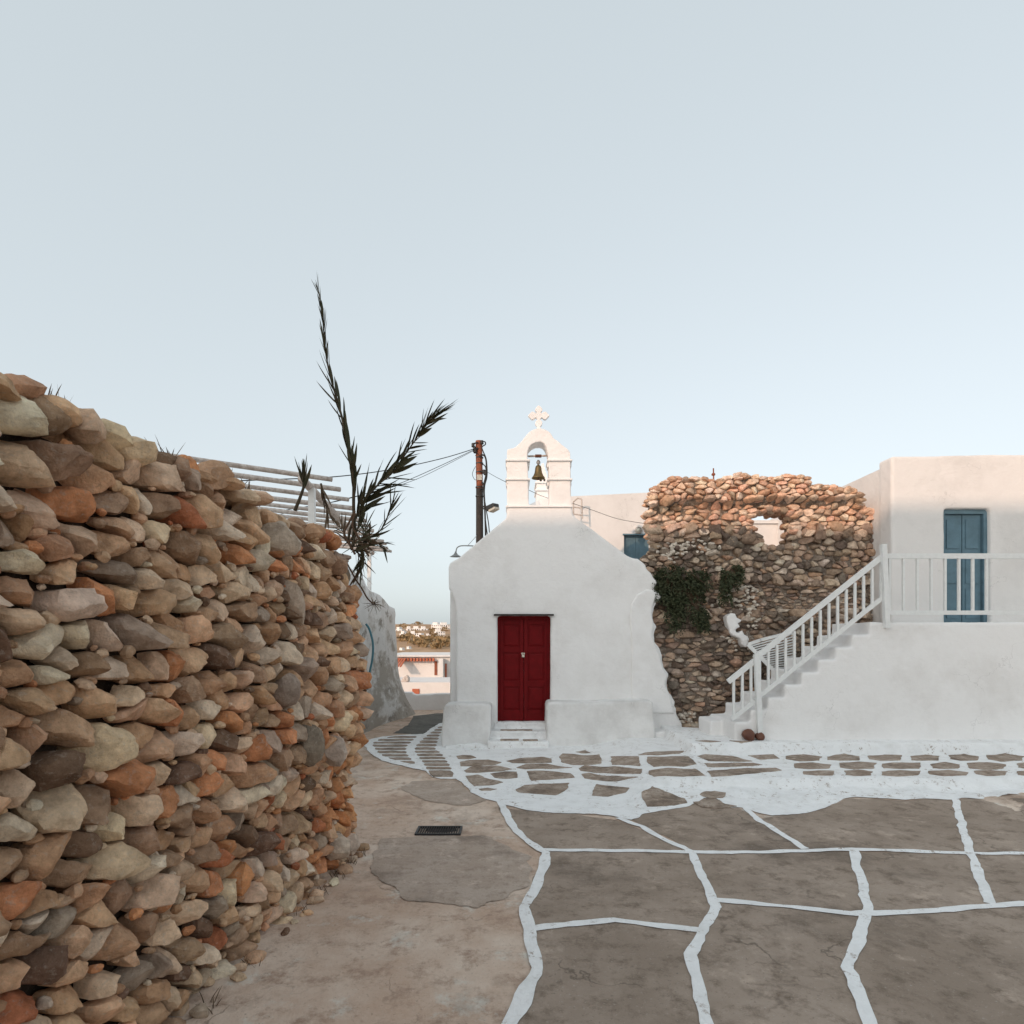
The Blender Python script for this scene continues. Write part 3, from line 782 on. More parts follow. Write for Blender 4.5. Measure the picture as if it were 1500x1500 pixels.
# door
DY = FD+.13
dx0, dz1 = xz(728.5, 902, FD); dx1, dz0 = xz(806.5, 1058.5, FD); dz0 = .345
fr = MB(); fr.box(dx0-.01, dx0+.035, DY-.03, DY+.07, dz0, dz1); fr.box(dx1-.035, dx1+.01, DY-.03, DY+.07, dz0, dz1); fr.box(dx0+.035, dx1-.035, DY-.03, DY+.07, dz1-.045, dz1+.01)
fr.build('door_frame', M['red'], ch)
lx0, lz = xz(723.5, 901.5, FD); lx1, _ = xz(811, 901, FD)
li = MB(); li.box(lx0, lx1, FD-.05, FD+.05, lz-.005, lz+.022); li.build('lintel_board', M['tar'], ch)
mid = (dx0+dx1)/2
for k, (a, b) in enumerate(((dx0+.036, mid-.004), (mid+.004, dx1-.036))):
    zt, zb = dz1-.047, dz0+.004; H_ = zt-zb; st = .062
    mb = MB(); y0, y1 = DY-.008, DY+.05
    mb.box(a, a+st, y0, y1, zb, zt); mb.box(b-st, b, y0, y1, zb, zt)
    cuts = [0, .105, .335, .392, .668, .725, .945, 1.0]
    for i in (0, 2, 4, 6): mb.box(a+st, b-st, y0+.003, y1, zb+H_*cuts[i], zb+H_*cuts[i+1])
    leaf = mb.build('door_leaf', M['red'], ch); bv = leaf.modifiers.new('b', 'BEVEL'); bv.width = .004; bv.segments = 2
    for i in (1, 3, 5):
        pz0, pz1 = zb+H_*cuts[i], zb+H_*cuts[i+1]; pm = MB()
        xa, xb = a+st, b-st
        pm.box(xa, xb, y0+.022, y1-.004, pz0, pz1)
        q = .03
        pm.add([(xa+.012,y0+.022,pz0+.012),(xb-.012,y0+.022,pz0+.012),(xb-.012,y0+.022,pz1-.012),(xa+.012,y0+.022,pz1-.012),(xa+q+.012,y0+.012,pz0+q+.012),(xb-q-.012,y0+.012,pz0+q+.012),(xb-q-.012,y0+.012,pz1-q-.012),(xa+q+.012,y0+.012,pz1-q-.012)],
               [(0,1,5,4),(1,2,6,5),(2,3,7,6),(3,0,4,7),(4,5,6,7)])
        pm.build('door_panel', M['red'], leaf)
px_, pz_ = xz(766.5, 959, FD)
mb = MB(); mb.box(px_-.022, px_+.022, DY-.042, DY-.022, pz_-.045, pz_-.002)
mb.tube([(px_-.013,DY-.03,pz_-.004),(px_-.013,DY-.03,pz_+.018),(px_-.004,DY-.03,pz_+.028),(px_+.006,DY-.03,pz_+.028),(px_+.013,DY-.03,pz_+.018),(px_+.013,DY-.03,pz_-.004)], .004, 6)
mb.box(px_-.03, px_+.03, DY-.02, DY-.009, pz_+.004, pz_+.03)
mb.build('padlock', M['brass'], ch)

# bell gable
BD = FD+.03
bg_out = [xz(a, b, BD) for a, b in ((743,746),(742.5,700),(742.5,661),(743.5,657.5),(752,656.5),(757,653),(762,648.5),(767,642),(771,637),(775,632.5),(780,629.5),(785,627.5),(790,626),(796,628),(802,630.5),(806,633.5),(809,638),(811,641.5),(817,645.5),(823,651),(829,655.5),(833,658.5),(835.5,663),(836,700),(837,746))]
bg_h = [xz(a, b, BD) for a, b in ((774.5,739.5),(774,700),(772.5,669),(773,661),(775,655),(779,650.5),(785,647.5),(792,647),(797,649.5),(800,654),(803,664),(804,680),(804.5,700),(805,739.5))]
mb = MB(); prism(mb, [bg_out, bg_h], BD, BD+.36)
bgo = plaster(mb.build('bell_gable', M['white'], ch), .014, .012, .3, 2)
for py_, hh in ((674, .022), (702, .022)):
    for a, b in ((740.5, 776.5), (801.5, 838.5)):
        mb = MB(); x0, z = xz(a, py_, BD-.03); x1, _ = xz(b, py_, BD-.03)
        mb.box(x0, x1, BD-.035, BD+.40, z-.012, z+.016)
        # stepped ends below the band
        mb.box(x0+.008, x0+.03, BD+.05, BD+.30, z-.09, z-.013) if a < 760 else mb.box(x1-.03, x1-.008, BD+.05, BD+.30, z-.09, z-.013)
        (mb.box(x1-.035, x1-.01, BD+.05, BD+.30, z-.09, z-.013) if a < 760 else mb.box(x0+.01, x0+.035, BD+.05, BD+.30, z-.09, z-.013))
        q = mb.build('moulding', M['white'], bgo); q.modifiers.new('b', 'BEVEL').width = .006
mb = MB(); x0, z = xz(741, 742, BD-.04); x1, _ = xz(839, 742, BD-.04); mb.box(x0, x1, BD-.06, BD+.42, z-.015, z+.015)
q = mb.build('moulding', M['white'], bgo); q.modifiers.new('b', 'BEVEL').width = .006
crs = [(789.2,593.5),(792,595.5),(794.6,598.8),(794.4,601.5),(791.9,603.4),(792.2,604.6),(793.4,605.2),(795,604.2),(797.5,602.6),(799.8,603),(802.5,605.8),(805,608.5),(802.5,611.3),(799.5,614.2),(797,614),(794.6,611.8),(793.2,611.6),(791.8,612.8),(791.6,615),(794,617),(794.6,619.5),(793.6,622.5),(791.6,624),(791.8,629),(786.6,629),(786.8,624),(784.8,622.5),(784,619.5),(784.6,617),(787,615),(786.8,612.8),(785.4,611.6),(784,611.8),(781.5,614),(779,614.2),(776,611.3),(773.4,608.5),(776,605.8),(778.8,603),(781,602.6),(783.5,604.2),(785.2,605.2),(786.4,604.6),(786.6,603.4),(784.2,601.5),(784,598.8),(786.4,595.5)]
mb = MB(); prism(mb, [[xz(a, b, BD+.12) for a, b in crs]], BD+.12, BD+.19)
q = mb.build('stone_cross', M['white'], bgo); bv = q.modifiers.new('b', 'BEVEL'); bv.width = .006; bv.segments = 2

# bell
bell = empty('church_bell', P(789, 690, BD+.16), 'small greenish bronze bell hanging in the arch of the bell gable', 'bell')
yb = BD+.16
c = P(788.6, 701, yb); s_ = yb/FPX
pr = [(9.6,0),(9.9,.6),(9.0,1.8),(7.2,4.4),(5.7,8),(5.0,12),(4.6,15.5),(3.9,17.8),(2.4,19.2),(0.05,19.8)]
mb = MB(); mb.lathe(c, [(a*s_, b*s_) for a, b in pr]+[(a*s_*.0+.001, 15*s_) for a in (1,)][:0], 28)
mb.lathe(c, [(9.6*s_,0),(8.4*s_,.8*s_),(6.4*s_,4.6*s_),(4.6*s_,9*s_),(3.9*s_,15*s_),(.05*s_,18*s_)], 28)
mb.build('bell_body', M['bronze'], bell, smooth=True)
mb = MB(); mb.tube([c+Vector((0,0,17*s_)), c+Vector((0,0,-1.2*s_))], .006, 8); mb.lathe(c+Vector((0,0,-2.6*s_)), [(.001,0),(.016,.006),(.02,.018),(.014,.03),(.001,.036)], 12)
mb.build('clapper', M['tarbrown'], bell, smooth=True)
mb = MB()
a = P(773, 668.5, yb); b = P(804, 667.5, yb); mb.tube([a, b], .017, 10); mb.build('cross_beam', M['slat'], bell, smooth=True)
mb = MB()
for k in range(7): 
    xk = P(788.5+(k-3)*1.3, 668, yb); mb.tube([xk+Vector((0,.022*math.cos(t_*math.pi/4), .024*math.sin(t_*math.pi/4))) for t_ in range(9)], .007, 6)
mb.build('rope_binding', M['tarbrown'], bell, smooth=True)
mb = MB(); mb.tube([c+Vector((0,0,27*s_)), c+Vector((0,0,19*s_))], [.02, .018], 8); mb.tube([c+Vector((0.03*math.cos(t_*.7),0,23.5*s_+.03*math.sin(t_*.7))) for t_ in range(10)], .007, 6)
mb.build('hanger', M['grey'], bell, smooth=True)

# second bell tower further back
bt = empty('far_bell_tower', P(794, 735, 17.5), 'little white bell tower seen through the arch behind the hanging bell', 'bell tower')
D2 = 17.5; mb = MB()
prism(mb, [[xz(a, b, D2) for a, b in ((786,760),(786,705),(787.5,700),(789,694),(793,680),(796,678),(799,690),(802,700),(802.5,706),(803,760))], [xz(a, b, D2) for a, b in ((790.5,705),(790.5,701.5),(792.5,700.5),(794,701.5),(794,705))], [xz(a, b, D2) for a, b in ((796,705),(796,701.5),(797.5,700.5),(799,701.5),(799,705))]], D2, D2+.8)
mb.build('tower_wall', M['white'], bt)
for py_ in (707, 718):
    mb = MB(); x0, z = xz(784, py_, D2); x1, _ = xz(804, py_, D2); mb.box(x0, x1, D2-.06, D2+.86, z-.02, z+.02); mb.build('moulding', M['white'], bt)
mb = MB(); prism(mb, [[xz(a, b, D2-1) for a, b in ((768,900),(768,746),(776,739),(786,734),(798,731),(815,729.5),(830,731),(830,900))]], D2-1, D2+3)
mb.build('vaulted_roof', M['white'], bt)

# ------------------------------------------------------------------ utility pole and wires
PD = 14.6
pole = empty('utility_pole', (P(702, 790, PD).x, PD, 0), 'round wooden utility pole behind the chapel, rusty red above and black below', 'utility pole')
s_ = PD/FPX
mb = MB(); mb.tube([Vector((P(703,0,PD).x, PD, -.2)), P(702.5, 716, PD)], [6.3*s_, 5.2*s_], 16); mb.build('lower_pole', M['tar'], pole, smooth=True)  # lower length near-black, upper length rust red
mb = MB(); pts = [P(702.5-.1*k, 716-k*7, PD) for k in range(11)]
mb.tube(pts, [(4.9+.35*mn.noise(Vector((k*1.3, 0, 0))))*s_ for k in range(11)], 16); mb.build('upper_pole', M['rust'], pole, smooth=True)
mb = MB()
for py_ in (670.5, 679, 692, 714, 727):
    mb = MB(); mb.tube([P(702.5, py_+.8, PD), P(702.5, py_-.8, PD)], (6.0 if py_ > 710 else 5.6)*s_, 14); mb.build('iron_band', M['black'], pole)
mb = MB(); x0, z0_ = xz(698.5, 703, PD-.1); x1, z1_ = xz(706, 695, PD-.1); mb.box(x0, x1, PD-.098, PD-.09, z0_, z1_); mb.build('number_plate', M['lens'], pole)
mb = MB()
def cab(pts, r_, mbx, nn=6): mbx.tube(bez(pts), r_, nn)
def bez(p, k=6):
    p = [Vector(q) for q in p]; out = []
    for i in range(len(p)-1):
        a = p[max(i-1,0)]; b = p[i]; c_ = p[i+1]; d = p[min(i+2, len(p)-1)]
        for j in range(k):
            t = j/k; out.append(.5*((2*b)+(-a+c_)*t+(2*a-5*b+4*c_-d)*t*t+(-a+3*b-3*c_+d)*t**3))
    out.append(p[-1]); return out
Pp = lambda *L: [P(a, b, PD-.12) for a, b in L]
for L, r_ in ((Pp((704,648),(710,647),(711,651),(706,655),(708,662),(712,672),(713.5,688),(713,700),(710,712),(709.5,730),(711,760),(714,785),(715,800)), .014),
              (Pp((704,666),(710,668),(712.5,678),(712,695),(709,712),(710,740),(711,770),(711.5,800)), .02),
              (Pp((705,680),(710,682),(712,690),(711,705),(708.5,720),(712,745),(716,770),(718,800)), .012),
              (Pp((697,683),(694,688),(692,695),(695,702),(698,703)), .006), (Pp((696,668),(700,664),(704,672)), .006),
              (Pp((706,706),(709,712),(709,716),(704,716)), .02)): cab(L, r_, mb)
mb.build('cable_bundle', M['cable'], pole, smooth=True)
mb = MB()
for (px, py) in ((695,657),(709,691),(693,652),(706,648),(711,693),(696,661)):
    mb = MB(); mb.lathe(P(px, py, PD-.1), [(.001,-.05),(.035,-.045),(.045,-.02),(.03,0),(.045,.02),(.03,.045),(.001,.05)], 10); mb.build('insulator', M['black'], pole, smooth=True)
mb = MB()
for aa, b_ in (((693,650),(700,648)), ((693,662),(700,656)), ((703,690),(712,692))):
    mb = MB(); mb.tube([P(*aa,PD-.1), P(*b_,PD-.1)], .018, 6); mb.build('insulator_arm', M['black'], pole, smooth=True)
fl = empty('floodlight', P(721, 745, PD-.3), 'black floodlight on a short arm beside the utility pole', 'floodlight')
mb = MB(); mb.tube([P(706,742,PD-.1), P(714,742.5,PD-.15)], .022, 8); mb.tube([P(706,745,PD-.1), P(715,745.5,PD-.15)], .018, 8); mb.build('bracket', M['black'], fl)
mb = MB(); A = P(716, 746, PD-.15); B = P(727, 741, PD-.35); mb.bar(A, B, .20, .13); mb.bar(P(713,744,PD-.15), A, .08, .07); hd = mb.build('housing', M['black'], fl); hd.modifiers.new('b', 'BEVEL').width = .02
mb = MB(); mb.bar(P(719,749.2,PD-.27), P(728,744.2,PD-.43), .15, .05); mb.build('lens', M['lens'], hd)

def wire(name, pts, r_, label, group=None):
    m2 = MB(); m2.tube(bez(pts, 8), r_, 5); o = m2.build(name, M['cable']); tag(o, label, 'wire', group); return o
wire('overhead_wire', [P(696,657,PD-.1), P(650,671,13.6), P(580,686.5,12.4), P(500,697.5,11), P(412,702,10), P(250,706,9), P(60,700,8)], .0095, 'topmost black overhead wire running left from the utility pole')
wire('overhead_wire', [P(696,658,PD-.1), P(650,680,13.8), P(590,706.5,12.8), P(540,722,11.6), P(480,737,10.6), P(300,765,9)], .007, 'second overhead wire, sagging below the topmost one left of the pole')
wire('overhead_wire', [P(696,659,PD-.1), P(650,683,13.6), P(610,702,12.6), P(570,715,11.8), P(500,732,11), P(300,780,9)], .005, 'thinnest and lowest overhead wire left of the utility pole')
wire('service_wire', [P(714,691.5,PD-.1), P(727,699,12.6), P(741,706,BD-.04)], .005, 'short thin wire from the utility pole to the bell gable')
wire('service_wire', [P(775,718,BD+.2), P(790,725,12), P(806,731,13.4)], .005, 'thin wire crossing below the bell inside the arch')
wire('service_wire', [P(838,737,BD+.2), P(870,748,12.5), P(905,760,12.8), P(951,768,11)], .005, 'thin wire from the bell gable across the white house to the ruin')

# gooseneck lamp on the gable slope
gl = empty('gooseneck_lamp', P(690, 799, FD+.2), 'small gooseneck lamp with cone shade over the chapel eave', 'lamp')
mb = MB(); mb.tube(bez([P(697,800,FD+.2), P(688,799.5,FD+.2), P(676,799.5,FD+.2), P(670.5,801.5,FD+.2), P(668.5,805,FD+.2), P(668,809,FD+.2)]), .010, 8)
mb.tube([P(684.5,800,FD+.2), P(698.5,784.5,FD+.6)], .005, 6); mb.build('arm', M['grey'], gl, smooth=True)
c = P(667.5, 815.5, FD+.2); s_ = FD/FPX
mb = MB(); mb.lathe(c, [(8.8*s_,0),(6.2*s_,1.4*s_),(3.2*s_,3.4*s_),(1.5*s_,6*s_),(1.0*s_,8*s_),(.01*s_,8.4*s_)], 20); mb.lathe(c, [(8.8*s_,0),(5.8*s_,.8*s_),(2.8*s_,2.8*s_),(.01,3*s_)], 20)
mb.build('lamp_shade', M['grey'], gl, smooth=True)

# ------------------------------------------------------------------ house behind on the right
HD = 14.0
hb = empty('white_house', (3, 16, 0), 'white flat roofed house with blue shutters behind the chapel roof', 'house')
hw = lambda *L: [xz(a, b, HD) for a, b in L]
x0, z0_ = xz(914, 826, HD); x1, z1_ = xz(951, 784, HD)
mb = MB(); prism(mb, [[(.9,-6),(.9,5.0)]+hw((838,727),(950,721.5),(1040,720))+[(4.52,-6)], [(x0,z0_),(x1,z0_),(x1,z1_),(x0,z1_)]], HD, HD+.3)
mb.build('wall', M['house'], hb)
mb = MB(); prism(mb, [[(.9,-6),(.9,4.97)]+[(a, b-.03) for a, b in hw((838,727),(950,721.5),(1040,720))]+[(4.5,-6)]], HD+.3, 19); mb.build('rear_block', M['house'], hb)
wf = MB(); t_ = .035
wf.box(x0, x1, HD+.06, HD+.14, z1_-t_, z1_); wf.box(x0, x0+t_, HD+.06, HD+.14, z0_, z1_-t_); wf.box(x1-t_, x1, HD+.06, HD+.14, z0_, z1_-t_); wf.box(x0-.03, x1+.03, HD-.03, HD+.05, z1_, z1_+.03)
wn_ = wf.build('window', M['blue'], hb)
mm = (x0+x1)/2
for a, b in ((x0+t_, mm-.004), (mm+.004, x1-t_)):
    mb = MB(); mb.box(a, b, HD+.10, HD+.13, z0_, z1_-t_); mb.box(a, a+.045, HD+.085, HD+.10, z0_, z1_-t_); mb.box(b-.045, b, HD+.085, HD+.10, z0_, z1_-t_); mb.box(a+.045, b-.045, HD+.085, HD+.10, z1_-t_-.06, z1_-t_); mb.box((a+b)/2-.012, (a+b)/2+.012, HD+.09, HD+.10, z0_, z1_-t_-.06)
    mb.build('shutter', M['blue'], wn_)
wl_ = empty('wall_lamp', P(935, 777, HD), 'round bulkhead lamp on the white house above the blue shutters', 'lamp')
mb = MB(); mb.lathe(P(935, 777, HD), [(.085,-.001),(.085,.05),(.06,.07)], 20, axis=(0,-1,0)); mb.build('rim', M['slat'], wl_, smooth=True)
mb = MB(); mb.lathe(P(935, 777, HD-.05), [(.062,0),(.05,.03),(.001,.045)], 20, axis=(0,-1,0)); mb.build('glass_cover', M['lens'], wl_, smooth=True)
hb2 = empty('low_white_house', (6.4, 16.5, 0), 'lower white house glimpsed through the gap in the ruined wall', 'house')
mb = MB(); mb.box(4.55, 9.5, HD+.35, 19, -6, 4.42); o = mb.build('wall', M['house'], hb2)
mb = MB(); mb.box(4.53, 9.6, HD+.3, HD+.5, 4.425, 4.5); mb.build('parapet', M['house'], hb2)
# pipe frame on the roof edge
pf = MB(); q = HD-.3
for L in (((840,735),(840,756)), ((852,731),(853,760)), ((840,735),(846,730),(852,731)), ((840,743),(853,744)), ((841,753),(853,755))): pf.tube([P(a, b, q) for a, b in L], .016, 6)
tag(pf.build('pipe_frame', M['slat']), 'pale metal pipe railing between the bell gable and the white house', 'railing')
an = empty('antenna', P(1045, 704, RD+.1), 'thin rusty antenna standing on top of the ruined wall', 'antenna')
mb = MB(); mb.tube([P(1045.5,708,RD+.15), P(1045,686,RD+.15)], .012, 8); mb.build('mast', M['rust'], an)
mb = MB(); mb.lathe(P(1045, 695, RD+.15), [(.001,-.03),(.03,-.015),(.035,0),(.025,.02),(.001,.03)], 12); mb.build('joint', M['rust'], an, smooth=True)

# ------------------------------------------------------------------ stair, railing, slatted screen on the right
st = empty('white_stair', (3.2, 9.4, .28), 'whitewashed stair climbing right beside the ruined wall', 'stair')
mb = MB(); SY = 8.85
for k in range(9):
    xa = 3.2+k*.245; mb.box(xa, xa+.25 if k < 8 else 9.5, SY, SY+1.08, .1, .54+.18*k)
mb.box(3.0, 3.22, SY+.45, SY+1.05, .1, .50)
plaster(mb.build('steps', M['white'], st), .022, .02, .3, 2)
ra = empty('stair_railing', (3.13, SY, .5), 'white painted wooden railing with balusters on the stair edge', 'railing')
def rl(x): return 1.13+.80*(x-3.13)
mb = MB(); mb.bar((3.12, SY+.02, rl(3.12)), (3.50, SY+.02, rl(3.50)), .04, .075); mb.bar((3.50, SY+.02, rl(3.50)+.03), (5.35, SY+.02, rl(5.35)+.03), .04, .075)
mb.bar((5.35, SY+.02, rl(5.35)+.03), (8.5, SY+.02, rl(5.35)+.03), .04, .075); mb.build('handrail', M['wpaint'], ra)
mb = MB(); mb.bar((3.17, SY+.02, .585), (3.50, SY+.02, .585+.26), .035, .06); mb.bar((3.5, SY+.02, .86), (5.35, SY+.02, .86+1.48), .035, .06); mb.bar((5.35, SY+.02, 2.12), (8.5, SY+.02, 2.12), .035, .06); mb.build('bottom_rail', M['wpaint'], ra)
for k in range(26):
    x = 3.2+.125*k
    if abs(x-3.52) < .05: continue
    zb = .60+.80*(x-3.2) if x < 5.35 else 2.14
    zt = rl(x)-.03 if x < 5.35 else rl(5.35)
    if k > 18: x = 3.2+.125*18+(k-18)*.2
    mb = MB(); mb.box(x-.016, x+.016, SY+.004, SY+.036, zb, zt); mb.build('baluster', M['wpaint'], ra)
for x, zt, zb in ((3.53, 1.52, .28), (5.35, 3.1, 1.9)):
    mb = MB(); mb.bar((x+.03, SY-.03, zb), (x-.02, SY-.03, zt), .07, .07); mb.build('newel_post', M['wpaint'], ra)
sc_ = empty('slatted_screen', P(1105, 950, 10.2), 'white slatted panel beside the ruin above the railing', 'slatted panel')
mb = MB(); mb.bar(P(1095.5,944,10.2), P(1135,984,10.1), .05, .06); mb.bar(P(1095.5,944,10.2), P(1114,937.5,10.2), .04, .05); mb.bar(P(1113,937.7,10.2), P(1160,926,10.2), .04, .05); mb.build('frame', M['wpaint'], sc_)
mb = MB()
for k in range(13):
    a = P(1098.5+2.6*k, 947+2.65*k, 10.19); b = P(1165, 927.5+4.1*k, 10.25); mb.bar(a, b, .05, .018)
mb.build('slats', M['wpaint'], sc_)
jar = MB(); rd = random.Random(4)
blob(jar, P(1096, 1077.5, 8.78), (.10, .09, .095), rd, None, nf=3, n=18, col=(.16,.06,.035))
tag(jar.build('clay_pot', M['tarbrown'], smooth=True), 'dark reddish brown lump like a clay pot at the foot of the newel post', 'pot')
jar = MB(); blob(jar, P(1113, 1079, 8.8), (.07, .07, .06), rd, None, nf=3, n=16, col=(.12,.05,.03))
tag(jar.build('clay_pot', M['tarbrown'], smooth=True), 'smaller dark brown lump just right of the railing newel post', 'pot')
# house at far right
rh = empty('stair_house', (8, 12, 0), 'white house at the head of the white stair', 'house')
mb = MB(); wx0, wx1 = 7.0, 7.62
prism(mb, [[(6.15,-.5),(6.15,4.7),(14,4.8),(14,-.5)], [(7.0,1.97),(7.75,1.97),(7.75,3.85),(7.0,3.85)]], 9.95, 10.3); plaster(mb.build('wall', M['house'], rh), .03, .02, .7, 1)
mb = MB(); mb.box(6.2, 14, 10.28, 16, -.5, 4.6); mb.build('rear_block', M['house'], rh)
mb = MB(); mb.box(7.0, 7.06, 10.02, 10.12, 1.97, 3.85); mb.box(7.69, 7.75, 10.02, 10.12, 1.97, 3.85); mb.box(7.06, 7.69, 10.02, 10.12, 3.78, 3.85)
dr = mb.build('door', M['blue'], rh)
for a in (7.065, 7.38):
    mb = MB(); mb.box(a, a+.30, 10.07, 10.11, 1.985, 3.775)
    for k in range(3): mb.box(a+.05, a+.25, 10.055, 10.07, 2.08+k*.57, 2.55+k*.57)
    mb.build('door_leaf', M['blue'], dr)

# ------------------------------------------------------------------ alley wall on the left
aw = MB(); TOPS = [(7.5,3.0),(10.6,3.0),(11.1,2.9),(11.5,2.86),(11.9,2.70),(12.2,2.67),(12.8,2.67),(13.2,2.62),(13.6,2.54),(13.9,2.47),(14.3,2.45)]
ysx = rng(7.5, 14.3, .12)+[14.3]; nv = 18; secs = []
for y in ysx:
    T = il(TOPS, y); s_ = []
    x_ = -2.86+(y-7.5)*.024+.012*mn.noise(Vector((y, 0, 0)))
    for k in range(nv+1):
        z = -.05+(T+.05)*k/nv
        fl_ = .40*S(11.9, 14.3, y)*(max(0, 1-z/1.35))**1.5+.06*max(0, 1-z/.8)
        s_.append((x_+fl_+.05*mn.noise(Vector((y*1.1, z*1.1, 0)))+.015*mn.noise(Vector((y*5, z*5, 0))), y, z))
    s_[-1] = (s_[-1][0]-.03, y, s_[-1][2]-.01)
    s_ += [(x_-.12, y, T+.03), (x_-.32, y, T+.02), (x_-.4, y, -.05)]; secs.append(s_)
n = len(secs[0])
for s_ in secs: aw.v += s_
for i in range(len(secs)-1):
    for k in range(n): aw.f.append((i*n+k, i*n+(k+1) % n, (i+1)*n+(k+1) % n, (i+1)*n+k)[::-1])
aw.f += [tuple(range(n)), tuple((len(secs)-1)*n+k for k in range(n))[::-1]]
o = aw.build('alley_wall', M['alley'], smooth=True, sharp=60); tag(o, 'stained grey and white plaster wall flaring at its foot, left side of the alley', 'wall')
hz_ = MB(); hz_.tube(bez([P(536,914,9.6), P(541,922,9.6), P(545.5,938,9.6), P(546.5,952,9.6), P(545,968,9.6), P(541.5,985,9.6), P(538,1010,9.6)]), .017, 8)
tag(hz_.build('teal_hose', M['teal'], smooth=True), 'curved teal hose between the rubble wall and the stained plaster wall', 'hose')
lwall = MB(); prism(lwall, [[xz(a, b, 15.0) for a, b in ((480,1060),(480,1014),(603,1014),(606,1017.5),(652,1016),(660,1016),(690,1016),(690,1060))]], 15.0, 15.25)
o = plaster(lwall.build('low_wall', M['white']), .03, .02, .6, 1); tag(o, 'low white wall closing the far end of the alley', 'wall')

# ------------------------------------------------------------------ pergola
pg = empty('pergola', (-2.6, 9.5, 2.5), 'weathered white pergola of round slats above the left wall', 'pergola')
rd = random.Random(8)
for k in range(13):
    d = 7.29+k*.497; x = -2.12-(d-7.29)*.081+rd.uniform(-.03,.03)
    e = Vector((x, d, 3.62+rd.uniform(-.015,.015))); b = e+Vector((-.822, -.569, rd.uniform(-.004,.004)))*rd.uniform(2.8, 3.3)
    m2 = MB(); m2.tube([e.lerp(b, j/8)+Vector((0,0,.006*mn.noise(Vector((j, k, 0))))) for j in range(9)], [.031*rd.uniform(.9,1.1)]*9, 8)
    m2.build('slat', M['slat'], pg, smooth=True)
mb = MB(); mb.tube([(-2.36, 6.9, 3.54), (-2.62, 9.6, 3.53), (-2.93, 12.9, 3.54)], .048, 10); mb.build('beam', M['slat'], pg, smooth=True)
for (x, y, z) in ((-2.36, 7.25, 1.5), (-2.88, 12.4, 2.5), (-2.62, 9.8, 2.0)):
    if y == 9.8: continue
    mb = MB(); mb.bar((x, y, z), (x, y, 3.52), .07, .07); mb.build('post', M['wpaint'], pg)
# terrace block the pergola stands on
tb = MB(); tb.box(-6.5, -3.28, 5.8, 14.2, -.1, 2.0); tag(tb.build('terrace_block', M['house']), 'white terrace block under the pergola behind the rubble wall', 'terrace')
sh = MB(); sh.box(-3.25, -2.3, 6.9, 7.45, 0, 1.5); tag(sh.build('pier', M['house']), 'white masonry pier under the near pergola post', 'pier')

# ------------------------------------------------------------------ reeds
def leaf(mb, b, d, side, L, W, droop, n=5, tw=0):
    b = Vector(b); d = Vector(d).normalized(); side = Vector(side); side = (side-d*side.dot(d)).normalized()
    p = b.copy(); vv = []; cur = d.copy()
    for i in range(n+1):
        t = i/n; w_ = W*(math.sin(math.pi*min(1, .18+t*.82))**.7 if t < 1 else 0)*(1-.25*t)
        nrm = side.cross(cur).normalized()
        vv += [p-side*w_/2+nrm*w_*.18, p, p+side*w_/2+nrm*w_*.18]
        cur = (cur+Vector((0,0,-droop))/n).normalized(); p = p+cur*L/n
    ff = []
    for i in range(n):
        for k in (0, 1): ff.append((i*3+k, i*3+k+1, i*3+3+k+1, i*3+3+k))
    mb.add(vv, ff)

def reed(pts, d, label, rstem, leaves, plume=0, seed=0, dspread=.15, leafcol='leaf'):
    """leaves: list of (t, side, length px, width px, opening angle deg, droop)"""
    rd = random.Random(seed); s_ = d/FPX
    path = bez([P(a, b, d+dspread*math.sin(i*.9+seed)) for i, (a, b) in enumerate(pts)], 8); n = len(path)
    o = empty('giant_reed', path[0], label, 'reed', 'giant reeds on the stone wall')
    mb = MB(); mb.tube(path, [rstem*(1-.8*i/n) for i in range(n)], 7)
    mb.build('stem', M['stem'], o, smooth=True)
    mb = MB()
    for (t, sd_, L, W, an, dr) in leaves:
        i = min(n-2, int(t*(n-1))); p = path[i]; tg = (path[i+1]-path[max(0, i-1)]).normalized()
        lat = Vector((tg.z, 0, -tg.x)).normalized()*sd_          # in-picture side
        out = (lat+Vector((0, rd.uniform(-.9,.9), 0))).normalized()
        dd = (tg*math.cos(R(an))+out*math.sin(R(an)))
        leaf(mb, p, dd, Vector((rd.uniform(-.4,.4), rd.uniform(-.8,.3), rd.uniform(-.3,.3)))+tg.cross(out), L*s_, W*s_, dr)
    for k in range(plume):
        i = int((.72+.27*rd.random())*(n-1)); p = path[i]; tg = (path[i+1]-path[i-1]).normalized()
        dd = tg+Vector((rd.uniform(-.25,.25), rd.uniform(-.25,.25), rd.uniform(-.1,.15)))
        leaf(mb, p, dd, Vector((rd.uniform(-1,1), rd.uniform(-1,1), .1)), rd.uniform(15, 34)*s_, rd.uniform(.9,2.0)*s_, rd.uniform(-.1,.25), 4)
    mb.build('leaves', M[leafcol], o, smooth=True)
    return o
rd = random.Random(77)
lv = []
for k in range(30):
    t = .2+k*.024; sd_ = -1 if k % 2 else 1
    lv.append((t, sd_, rd.uniform(28, 50)*(1 if t < .7 else .8), rd.uniform(5.0, 8.5)*(1 if t < .65 else .65), rd.uniform(3, 13), rd.uniform(-.2,.1)))
lv += [(.56,-1,46,6,30,-.1),(.50,-1,32,6,34,-.2),(.44,1,38,5,14,0),(.30,1,42,5,22,-.2),(.33,-1,40,5,26,0),(.62,-1,44,5.5,22,-.1),(.25,1,30,4,40,0),(.36,1,34,3.6,24,-.3)]
